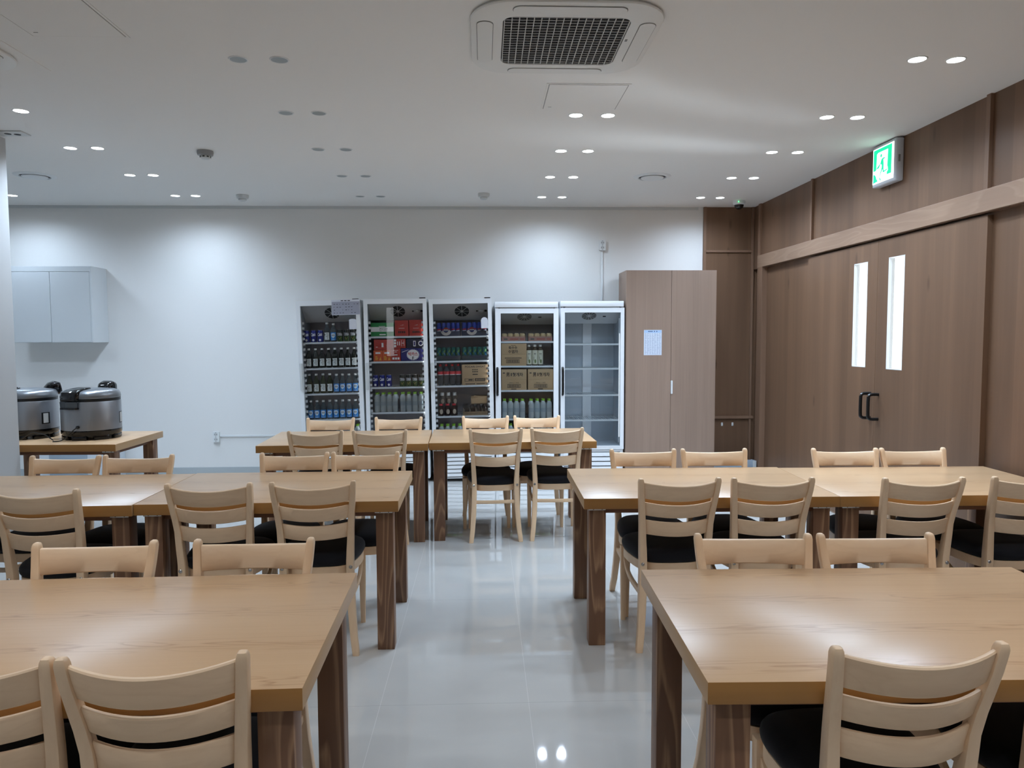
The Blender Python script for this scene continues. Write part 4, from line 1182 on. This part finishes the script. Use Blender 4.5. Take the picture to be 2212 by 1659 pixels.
# ------------------------------------------------------------------ wall cupboard
M_cup = mat('cupboard_white', srgb(208, 212, 214), 0.35)
t = thing('wall_cupboard', 'white wall hung cupboard above the rice cookers', 'cupboard', (-4.93, 8.0, 1.487))
bm = NB(); add_box(bm, 0, .838, .018, .329, 0, .793, .001); add_box(bm, 0, .838, 0, .018, .738, .793, .001); add_box(bm, .822, .838, 0, .018, 0, .738, .001); obj('carcass', bm, M_cup, t, smooth=False)
for x0, x1 in ((.002, .413), (.4165, .820)):
    bm = NB(); add_box(bm, x0, x1, 0, .017, .004, .735, .001); obj('cupboard_door', bm, M_cup, t, smooth=False)

# low things on the floor at the back
M_lowb = mat('low_box_white', srgb(206, 212, 218), .4); M_lowg = mat('low_box_blue_grey', srgb(150, 162, 174), .45)
t = thing('low_cabinet', 'low white cabinet on the floor beneath the rice cooker table', 'cabinet', (-4.75, 7.95, 0))
bm = NB(); add_box(bm, 0, .80, .015, .36, .02, .47, .004); obj('cabinet_body', bm, M_lowb, t)
bm = NB(); add_box(bm, .18, .57, 0, .014, .04, .45, .006); obj('door_panel', bm, M_lowg, t)
t = thing('storage_case', 'blue grey flat case standing at the foot of the wood wall corner', 'case', (2.44, 8.02, 0))
bm = NB(); add_box(bm, 0, .54, 0, .09, 0, .165, .006); obj('case_body', bm, M_lowg, t)
bm = NB(); add_box(bm, .5, .54, -.008, 0, .0, .168, .003); obj('side_strip', bm, M_base, t)
bm = NB(); add_box(bm, -.008, .008, -.008, .008, 0, .16, .002)
o = obj('floor_pipe', bm, M_base); o.location = (3.01 - .035, 8.15, 0); tag(o, 'thin grey upright pipe on the floor by the wood wall corner', 'pipe')

# ------------------------------------------------------------------ sockets, trunking, hooks
M_hole = mat('socket_hole', srgb(70, 72, 76), .6)
def socket(label, x, z):
    t = thing('wall_socket', label, 'socket', (x, YB, z), group='double wall sockets')
    bm = NB(); add_loft(bm, [[(a, y, b) for a, b in rrect(.07, .114, .006, 3)] for y in (-.034, -.0005)]); obj('socket_body', bm, M_white, t)
    for dz in (-.027, .027):
        bm = NB(); n = 20
        add_loft(bm, [[(.022*math.cos(2*math.pi*k/n), y, dz + .022*math.sin(2*math.pi*k/n)) for k in range(n)] for y in (-.0352, -.034)])
        b = obj('socket_face', bm, M_offw, t)
        bm = NB()
        for s in (-1, 1): flat_disc(bm, s*.009, dz, .0045, -.0356, 0, 10)
        flat_rect(bm, -.004, .004, dz + .016, dz + .021, -.0356); flat_rect(bm, -.004, .004, dz - .021, dz - .016, -.0356)
        obj('socket_hole', bm, M_hole, b, smooth=False)
socket('double wall socket low on the back wall, left of the fridges', -2.960, .441)
socket('double wall socket high on the back wall above the empty fridge', 1.317, 2.540)
def trunk(label, x0, x1, z0, z1):
    bm = NB(); add_box(bm, x0, x1, YB - .014, YB - .0005, z0, z1, .003)
    return tag(obj('cord_cover', bm, M_white), label, 'trunking', 'white cable trunking on the back wall')
trunk('white horizontal cable trunking running from the low wall socket to the fridges', -2.924, -1.95, .437, .457)
trunk('white vertical cable trunking dropping from the high wall socket', 1.304, 1.326, 1.4, 2.482)
trunk('white horizontal cable trunking on the wall behind the rice cookers', -5.3, -4.5, .755, .785)
for x, l in ((2.685, 'left'), (2.805, 'right')):
    bm = NB(); add_loft(bm, [[(a, y, b) for a, b in rrect(w_, h_, .004, 3)] for y, w_, h_ in ((-.004, .020, .040), (-.0002, .020, .040))])
    add_tube(bm, smooth_path([(0, -.004, -.005), (0, -.02, -.012), (0, -.026, -.004), (0, -.024, .004)], 3), .004, 8)
    o = obj('wall_hook', bm, M_white); o.location = (x, 8.306, .537); tag(o, f'{l} of two small white hooks below the ledge of the wood wall', 'hook', 'white hooks on the wood wall')

# ------------------------------------------------------------------ rice cookers
def cooker_metal():
    m = mat('brushed_grey_metal', srgb(158, 160, 164), .33, .8); T = NT(m)
    n = T.noise(T.coords((3, 3, 260)), 1.0, 2)
    T.link(T.math('ADD', .26, T.math('MULTIPLY', n, .16)), T.b.inputs['Roughness'])
    return m
M_cook = cooker_metal()
M_lid = mat('lid_grey_metal', srgb(140, 143, 147), .3, .7)
M_bgloss = mat('gloss_black', srgb(9, 9, 11), .12)
def build_cooker(label, loc, rot):
    t = thing('rice_cooker', label, 'rice cooker', loc, rot, 'large grey rice cookers'); r = .213
    bm = NB(); add_lathe(bm, [(r, .075), (r*1.0, .1), (r, .29), (r*.985, .297)], 56); obj('body', bm, M_cook, t)
    bm = NB(); add_lathe(bm, [(r*.985, .295), (r*.99, .3), (r*.99, .318), (r*.97, .32)], 56); obj('black_band', bm, M_black, t)
    bm = NB(); add_lathe(bm, [(r*.985, .319), (r, .326), (r*.99, .352), (r*.93, .372), (r*.78, .384), (r*.4, .391), (r*.1, .392)], 56); obj('lid', bm, M_lid, t)
    bm = NB(); add_lathe(bm, [(r*.95, .030), (r*1.0, .045), (r*1.005, .074), (r*.98, .078)], 56)
    for k in range(8):
        a = 2*math.pi*(k + .3)/8
        M = Matrix.Rotation(a, 4, 'Z')
        add_box(bm, r*.80, r*.95, -.055, .055, 0, .034, .004, M=M)
    add_lathe(bm, [(r*.85, .02), (r*.85, .04)], 32)
    obj('base', bm, M_bgloss, t)
    # hinge side (towards -y): steam cover over the lid edge, clear dew collector under it
    bm = NB(); rings = []
    for y, w, z0, z1 in ((-.238, .118, .315, .352), (-.232, .128, .305, .372), (-.19, .132, .30, .388), (-.12, .125, .33, .399), (-.07, .11, .36, .402), (-.055, .1, .385, .400)):
        rings.append([(a, y, (z0 + z1)/2 + b) for a, b in rrect(w, z1 - z0, .008, 2)])
    add_loft(bm, rings); obj('hinge_cover', bm, M_bgloss, t, 50)
    bm = NB(); add_loft(bm, [[(a*s, -.226 + b, z) for a, b in rrect(.15, .04, .012, 3)] for z, s in ((.255, .9), (.30, 1.0))]); dc = obj('dew_collector', bm, bottle_glass('clear_smoked_plastic', srgb(110, 116, 120), .25), t)
    bm = NB(); add_loft(bm, [[(a, -.226 + b, z) for a, b in rrect(.142, .044, .012, 3)] for z in (.243, .256)]); obj('collector_rim', bm, M_bgloss, dc)
    # latch on the far side
    bm = NB(); rings = []
    for y, w, z1 in ((.12, .08, .392), (.15, .115, .425), (.19, .122, .438), (.225, .115, .428), (.238, .09, .38)):
        rings.append([(a, y, (z1 + .33)/2 + b) for a, b in rrect(w, z1 - .33, min(.03, (z1 - .33)/2.2), 4)])
    add_loft(bm, rings); obj('latch', bm, M_bgloss, t, 60)
    bm = NB(); a0 = R(-90 + 112)
    for k in range(5):
        a, b = a0 + R(-9 + 3.6*k), a0 + R(-9 + 3.6*(k+1)); rr = r + .001
        for e, z0, z1, mi in ((0, .115, .205, 0), (.0006, .122, .198, 1)):
            if mi and k in (0, 4): continue
            add_poly(bm, [((rr+e)*math.cos(a), (rr+e)*math.sin(a), z0), ((rr+e)*math.cos(b), (rr+e)*math.sin(b), z0), ((rr+e)*math.cos(b), (rr+e)*math.sin(b), z1), ((rr+e)*math.cos(a), (rr+e)*math.sin(a), z1)], mi)
    obj('rating_label', bm, [M_black, M_offw], t)
    bm = NB(); a = R(-90 + 14); p0 = Vector((r*math.cos(a), r*math.sin(a), .105))
    add_lathe(bm, [(.013, 0), (.012, .012), (.006, .016)], 12, M_black and 0)
    for v in bm.verts: v.co = Matrix.Translation(p0) @ Matrix.Rotation(a, 4, 'Z') @ Matrix.Rotation(R(90), 4, 'Y') @ v.co
    o = Vector((math.cos(a), math.sin(a), 0)); s = Vector((math.sin(a), -math.cos(a), 0))
    path = [p0 + o*.012, p0 + o*.03 + Vector((0, 0, -.004)), p0 + o*.035 + s*.03 + Vector((0, 0, -.03)), p0 + o*.028 + s*.075 + Vector((0, 0, -.072)), p0 + o*.03 + s*.12 + Vector((0, 0, -.099)), p0 + o*.06 + s*.16 + Vector((0, 0, -.0995))]
    add_tube(bm, smooth_path(path, 5), .0042, 8)
    obj('power_cord', bm, M_black, t)
    return t
c1 = build_cooker('grey rice cooker standing alone in full view on the back left table', (-3.105, 6.0, .7505), R(-12.6))
dup(c1, 'grey rice cooker half hidden behind the white wall end', (-3.632, 6.06, .7505), R(-47.7))
bm = NB()
add_tube(bm, smooth_path([(-3.295, 5.80, .7555), (-3.315, 5.80, .77), (-3.36, 5.80, .80), (-3.42, 5.80, .812), (-3.46, 5.80, .815), (-3.50, 5.80, .79), (-3.56, 5.79, .7560), (-3.66, 5.80, .7555)], 6), .0042, 8)
tag(obj('power_cable', bm, M_black), 'black power cable looping between the two rice cookers', 'cable')

# ------------------------------------------------------------------ ceiling fittings
M_lensoff = mat('lens_off', srgb(150, 156, 156), .4)
M_lenson = mat('lens_lit', (1, 1, 1), .4, emit=(0.96, 0.985, 1.0, 1), es=14)
LIGHT_W, LIGHT_COL = 57.0, (0.64, 0.80, 1.0)
def build_down(label, lit, power=LIGHT_W, col=LIGHT_COL, cone=152):
    t = thing('ceiling_downlight', label, 'downlight', group='lit ceiling downlights' if lit else 'unlit ceiling downlights')
    bm = NB(); add_lathe(bm, [(.0415, -.001), (.042, -.004), (.046, -.005), (.050, -.0005)], 28, cap=False); obj('trim_ring', bm, M_white, t)
    bm = NB(); n = 28; f = add_poly(bm, [((.0415)*math.cos(2*math.pi*k/n), -.0415*math.sin(2*math.pi*k/n), -.0035) for k in range(n)]); obj('lens', bm, M_lenson if lit else M_lensoff, t, smooth=False)
    if lit:
        ld = bpy.data.lights.new('lamp', 'SPOT'); ld.energy = power; ld.color = col; ld.spot_size = R(cone); ld.spot_blend = 1.0; ld.shadow_soft_size = .035
        lo = bpy.data.objects.new('lamp', ld); COL.objects.link(lo); lo.parent = t; lo.location = (0, 0, -.012)
    return t
YS = [2.93, 3.87, 4.89, 5.82, 6.765, 7.73]
YW = ['', 'fifth', 'fourth', 'third', 'second', 'nearest']
COLS = [ # x left, x right, lit, rows, name
 (.60, .808, True, (2, 3, 4, 5), 'centre column'), (2.242, 2.445, True, (1, 2, 3, 4, 5), 'column beside the wood wall'),
 (-1.248, -1.04, False, (1, 2, 3, 4, 5), 'dark column left of the air conditioner'), (-3.09, -2.89, True, (2, 3, 4, 5), 'left column')]
dl = {}
def down(lit, label, x, y):
    key = (lit, 0 if y < 3.5 else 2 if y > 7.4 else 1)     # lamps over the near half are dimmed
    if key not in dl:
        dl[key] = build_down(label, lit, LIGHT_W * (.36, 1.0, .60)[key[1]], ((.86, .92, 1), LIGHT_COL, LIGHT_COL)[key[1]], (136, 158, 162)[key[1]]); dl[key].location = (x, y, H)
    else: dup(dl[key], label, (x, y, H))
for xa, xb, lit, rows, nm in COLS:
    for r in rows:
        y = YS[r] + (.1 if (not lit and r == 1) else 0)
        for x, sd in ((xa, 'left'), (xb, 'right')):
            if nm == 'left column' and r == 2 and sd == 'left': continue
            w = 'nearest pair to' if r == 5 else f'{YW[r]} pair from'
            down(lit, f'{sd} {"lit" if lit else "unlit"} lamp, {w} back wall, {nm}', x, y)
down(True, 'lit ceiling lamp half hidden at the top of the white wall end', -4.70, 7.75)
down(True, 'lit ceiling lamp beyond the white wall, out of sight beside the cupboard', -4.90, 7.75)
for x in (-4.9, -4.7): down(True, f'lit ceiling lamp hidden beyond the white wall, {"left" if x < -4.8 else "right"} one', x, 5.82)
# unseen lamps added over the near half to brighten the foreground
for xa, xb, nm in ((.60, .808, 'centre'), (2.242, 2.445, 'wood wall'), (-1.7, -1.5, 'left')):
    for k, y in enumerate((2.93, 1.95, .98, 0)):
        if nm == 'centre' and k < 2: continue
        for x, sd in ((xa, 'left'), (xb, 'right')):
            down(True, f'{sd} added ceiling lamp over the near half of the room, {nm} column, {ORD[k]} pair', x, y)

# air conditioner cassette
M_ac = mat('ac_panel', srgb(230, 229, 225), .4)
M_acl = mat('ac_louvre', srgb(228, 227, 223), .4)
M_acgrid = mat('ac_grid', srgb(196, 196, 192), .45)
M_acslat = mat('ac_slat', srgb(92, 92, 94), .6)
M_slot = mat('slot_edge', srgb(120, 119, 116), .6)
def build_ac(label, loc):
    t = thing('ceiling_air_conditioner', label, 'air conditioner', loc, 0, 'ceiling cassette air conditioners')
    bm = NB(); hs = .5
    add_loft(bm, [[(a, b, z) for a, b in rrect(2*hs, 2*hs, .01, 2)] for z in (-.006, 0)], smooth=False); obj('ceiling_plate', bm, M_ceil, t, smooth=False)
    bm = NB(); rings = []
    for z, s in ((-.006, .870), (-.022, .882), (-.030, .876), (-.036, .85)):
        rings.append([(a, b, z) for a, b in rrect(s, s, .2, 8)])
    hole = [[(a, b, z) for a, b in rrect(s, s, .06, 8)] for z, s in ((-.038, .60), (-.034, .585), (-.010, .585))]
    add_loft(bm, rings + hole, cap0=False, cap1=False); obj('front_panel', bm, M_ac, t, 30)
    g = .285
    bm = NB(); 
    for k in range(19):
        v = -g + 2*g*(k + .5)/19
        add_box(bm, -g, g, v - .0008, v + .012, -.020, -.0185)
        add_box(bm, -g, g, v - .001, v + .001, -.030, -.019)
    obj('intake_louvres', bm, M_acslat, t, smooth=False)
    bm = NB(); add_box(bm, -g - .006, g + .006, -g - .006, g + .006, -.016, -.012); obj('filter', bm, M_dark, t, smooth=False)
    bm = NB()
    for k in range(18):
        v = -g + 2*g*k/17
        add_box(bm, v - .0022, v + .0022, -g, g, -.0335, -.029)
    for k in range(20):
        v = -g + 2*g*k/19
        add_box(bm, -g, g, v - .0014, v + .0014, -.033, -.029)
    obj('intake_grille', bm, M_acgrid, t, smooth=False)
    for k in range(4):
        M = Matrix.Rotation(R(90*k), 4, 'Z')
        bm = NB(); rings = [[tuple(M @ Vector((.374 + a, b, z))) for a, b in rrect(.072, .50, .034, 6)] for z in (-.0425, -.030)]
        add_loft(bm, rings); lv = obj('air_louvre', bm, M_acl, t)
        bm = NB(); rr = []
        for s_, z in ((0, -.0372), (0, -.0385), (.0025, -.0385), (.0025, -.0372)):
            rr.append([tuple(M @ Vector((.374 + a, b, z))) for a, b in rrect(.072 + 2*s_ + .0005, .50 + 2*s_ + .0005, .034 + s_, 6)])
        add_loft(bm, rr, loop=True); obj('slot_edge', bm, M_slot, lv)
    bm = NB(); add_box(bm, .300, .312, -.06, -.035, -.0402, -.037, .001); obj('brand_mark', bm, M_grey, t)
    return t
ac = build_ac('large ceiling cassette air conditioner with a dark grille, whole grille in view', (.379, 3.65, H)); ac.scale = (.98, .98, .7)
dup(ac, 'ceiling cassette air conditioner at the top left, only its corner in view', (-2.787, 3.685, H))
# hatches
def hatch(label, x0, x1, y0, y1):
    t = thing('ceiling_hatch', label, 'hatch', (x0, y0, H), group='square ceiling hatches')
    w, d = x1 - x0, y1 - y0
    bm = NB(); e = .012
    for b in ((-e, 0, -e, d + e), (w, w + e, -e, d + e), (0, w, -e, 0), (0, w, d, d + e)): add_box(bm, b[0], b[1], b[2], b[3], -.003, -.0003)
    obj('hatch_frame', bm, M_ceil, t, smooth=False)
    bm = NB(); add_box(bm, 0, w, 0, d, -.0012, -.0003); obj('gap', bm, M_grey, t, smooth=False)
    bm = NB(); add_box(bm, .004, w - .004, .004, d - .004, -.0045, -.0013, .001); hd = obj('hatch_door', bm, M_ceil, t, smooth=False)
    bm = NB(); add_box(bm, .03, .05, d - .05, d - .046, -.0055, -.0045); obj('catch', bm, M_grey, hd, smooth=False)
hatch('square ceiling hatch in front of the air conditioner', .375, .83, 4.30, 4.76)
hatch('square ceiling hatch at the upper left near the corner air conditioner', -2.112, -1.68, 3.235, 3.694)
# round air diffusers
def diffuser(label, x, y):
    t = thing('air_diffuser', label, 'diffuser', (x, y, H), group='round ceiling air diffusers')
    bm = NB(); add_lathe(bm, [(.120, -.004), (.124, -.012), (.150, -.010), (.168, -.0005)], 40, cap=False); obj('outer_ring', bm, M_white, t)
    bm = NB(); n = 40; add_lathe(bm, [(.121, -.002), (.121, -.001)], 40); obj('throat', bm, M_dark, t)
    bm = NB(); add_lathe(bm, [(.098, -.006), (.104, -.012), (.098, -.018), (.05, -.021), (.005, -.022)], 40); obj('centre_disc', bm, M_white, t)
diffuser('round white air diffuser on the left ceiling by the wall end', -3.93, 6.81)
diffuser('round white air diffuser on the ceiling between the right lamp columns', 1.513, 6.733)
# detectors
def detector(label, x, y, s, big):
    t = thing('smoke_detector', label, 'detector', (x, y, H), group='ceiling detectors')
    bm = NB(); add_lathe(bm, [(.052*s, -.0003), (.054*s, -.012*s), (.050*s, -.030*s), (.034*s, -.033*s)], 28); obj('base', bm, M_offw if not big else mat('detector_grey', srgb(150, 150, 150), .5), t)
    bm = NB(); add_lathe(bm, [(.034*s, -.033*s), (.036*s, -.036*s), (.034*s, -.048*s), (.022*s, -.056*s), (.004, -.058*s)], 24); hd = obj('sensor_head', bm, M_offw, t)
    if big:
        for k in range(8):
            a = 2*math.pi*k/8; bm = NB()
            M = Matrix.Rotation(a, 4, 'Z'); add_box(bm, .0335*s, .0362*s, -.008, .008, -.046*s, -.038*s, M=M); obj('vent_slot', bm, M_black, hd, smooth=False)
detector('dark grey smoke detector on the ceiling between the left lamp columns', -2.12, 5.893, 1.12, True)
detector('flat heat detector near the back wall, right of the left lamp column', -2.41, 7.685, 1.15, False)
detector('flat heat detector near the back wall, left of the centre lamp column', .007, 7.56, 1.1, False)
# dome camera
t = thing('dome_camera', 'white dome security camera on the ceiling by the wood corner', 'camera', (2.705, 7.91, H))
bm = NB(); add_lathe(bm, [(.062, -.0003), (.066, -.012), (.064, -.034), (.050, -.044)], 28); obj('housing', bm, M_white, t)
bm = NB(); add_lathe(bm, [(.049, -.042), (.046, -.060), (.036, -.078), (.018, -.089), (.002, -.091)], 24); obj('dome', bm, M_bgloss, t)
bm = NB(); add_box(bm, -.03, -.024, -.0665, -.0625, -.022, -.016); obj('status_light', bm, mat('green_led', (0, .6, .1), .5, emit=(0.05, 1, 0.2, 1), es=6), t, smooth=False)
# bent plate beside the wall end
t = thing('ceiling_sensor', 'small square ceiling fitting with two openings beside the white wall end', 'sensor', (-3.27, 5.41, H))
bm = NB(); add_box(bm, -.10, .10, -.06, .06, -.010, -.0003, .003); obj('plate', bm, M_offw, t)
for s in (-1, 1):
    bm = NB(); add_lathe(bm, [(.022, -.0115), (.022, -.0098)], 16, cx=s*.028 + .01, cy=s*.008); obj('opening', bm, M_dark, t)

# ------------------------------------------------------------------ exit sign
t = thing('exit_sign', 'lit green running man exit sign on the wood wall', 'sign', (XR, 5.49, 2.80))
M_signb = mat('sign_housing', srgb(196, 198, 204), .35, .0)
w, h = .162, .153
bm = NB(); add_box(bm, -.062, -.0005, -w, w, -h, h, .012, seg=3); obj('housing', bm, M_signb, t)
M_sw = mat('sign_white', (1, 1, 1), .4, emit=(.88, 1, .96, 1), es=1.5); M_sg = mat('sign_green', (0, .45, .2), .4, emit=(.0, .60, .28, 1), es=1.3)
bm = NB(); a, b0, b1 = -.0645, .150, -.135
add_box(bm, a, -.06, b1, b0, -.128, .130); lp = obj('lit_panel', bm, M_sw, t, smooth=False)
def UV(u, v, e=0.0): return (a - .0006 - e, b0 - .004 + (b1 - b0 + .008)*u, -.126 + .254*v)
def sp(bm, pts, e=0.0): add_poly(bm, [UV(u, v, e) for u, v in pts])
def stroke(bm, p, q, w0, w1):
    dx, dy = q[0] - p[0], q[1] - p[1]; l = math.hypot(dx, dy); nx, ny = -dy/l, dx/l
    sp(bm, [(p[0]+nx*w0, p[1]+ny*w0), (q[0]+nx*w1, q[1]+ny*w1), (q[0]-nx*w1, q[1]-ny*w1), (p[0]-nx*w0, p[1]-ny*w0)])
bm = NB()
sp(bm, [(.02, .975), (.93, .975), (.93, .87), (.74, .87), (.25, .87), (.19, .84), (.02, .84)]); sp(bm, [(.02, .84), (.19, .84), (.17, .40), (.14, .37), (.02, .37)])
sp(bm, [(.74, .87), (.93, .87), (.92, .15), (.70, .15), (.70, .22), (.76, .27), (.74, .36), (.72, .40)])
sp(bm, [(.02, .28), (.09, .27), (.15, .21), (.19, .12), (.26, .05), (.02, .02)]); sp(bm, [(.31, .16), (.38, .11), (.42, .04), (.36, .05)])
obj('door_symbol', bm, M_sg, lp, smooth=False)
bm = NB(); sp(bm, [(.40 + .042*math.cos(2*math.pi*k/16), .755 + .05*math.sin(2*math.pi*k/16)) for k in range(16)])
sp(bm, [(.40, .62), (.44, .66), (.50, .675), (.60, .67), (.60, .64), (.52, .63), (.54, .50), (.54, .38), (.44, .36), (.44, .48), (.38, .53), (.30, .47), (.19, .44), (.19, .40), (.30, .42), (.36, .50)])
stroke(bm, (.50, .40), (.53, .26), .035, .022); stroke(bm, (.52, .265), (.72, .30), .022, .014); stroke(bm, (.46, .38), (.34, .16), .03, .008)
obj('running_figure', bm, M_sg, lp, smooth=False)
bm = NB(); add_box(bm, -.045, -.03, -w - .003, -w, -.02, .03, .001); obj('clip', bm, M_grey, t)

# ------------------------------------------------------------------ light from outside: overcast sky, and sunlit paving that throws light up through the two panes
wd = bpy.data.worlds.new('sky'); scene.world = wd; wd.use_nodes = True
bg = wd.node_tree.nodes['Background']; bg.inputs[0].default_value = (.93, .97, 1, 1); bg.inputs[1].default_value = 4.5
ld = bpy.data.lights.new('paving_bounce', 'SPOT'); ld.energy = 300; ld.color = (.80, .90, 1.0); ld.spot_size = R(60); ld.spot_blend = .3; ld.shadow_soft_size = .22
lo = bpy.data.objects.new('paving_bounce', ld); COL.objects.link(lo)
lo.location = (4.9, 6.3, .15); dirv = (Vector((3.0, 5.62, 1.75)) - lo.location).normalized(); lo.rotation_euler = dirv.to_track_quat('-Z', 'Y').to_euler()

pl = bpy.data.lights.new('window_portal', 'AREA'); pl.shape = 'RECTANGLE'; pl.size = WX1 - WX0; pl.size_y = WZ1 - WZ0; pl.cycles.is_portal = True
po = bpy.data.objects.new('window_portal', pl); COL.objects.link(po); po.location = ((WX0 + WX1)/2, YN - .19, (WZ0 + WZ1)/2); po.rotation_euler = (R(90), 0, 0)

# ------------------------------------------------------------------ colour management, sampling options
vs = scene.view_settings
vs.view_transform = 'Standard'; vs.look = 'None'; vs.exposure = 0.1; vs.gamma = 1.0; vs.use_curve_mapping = False
scene.display_settings.display_device = 'sRGB'
cy = scene.cycles
cy.use_denoising = True
try: cy.denoiser = 'OPENIMAGEDENOISE'
except Exception: pass
cy.max_bounces = 7; cy.diffuse_bounces = 4; cy.glossy_bounces = 3; cy.transmission_bounces = 4; cy.transparent_max_bounces = 12
cy.caustics_reflective = False; cy.caustics_refractive = False
cy.sample_clamp_indirect = 4.0; cy.blur_glossy = 0.0
cy.use_adaptive_sampling = True; cy.adaptive_threshold = 0.015
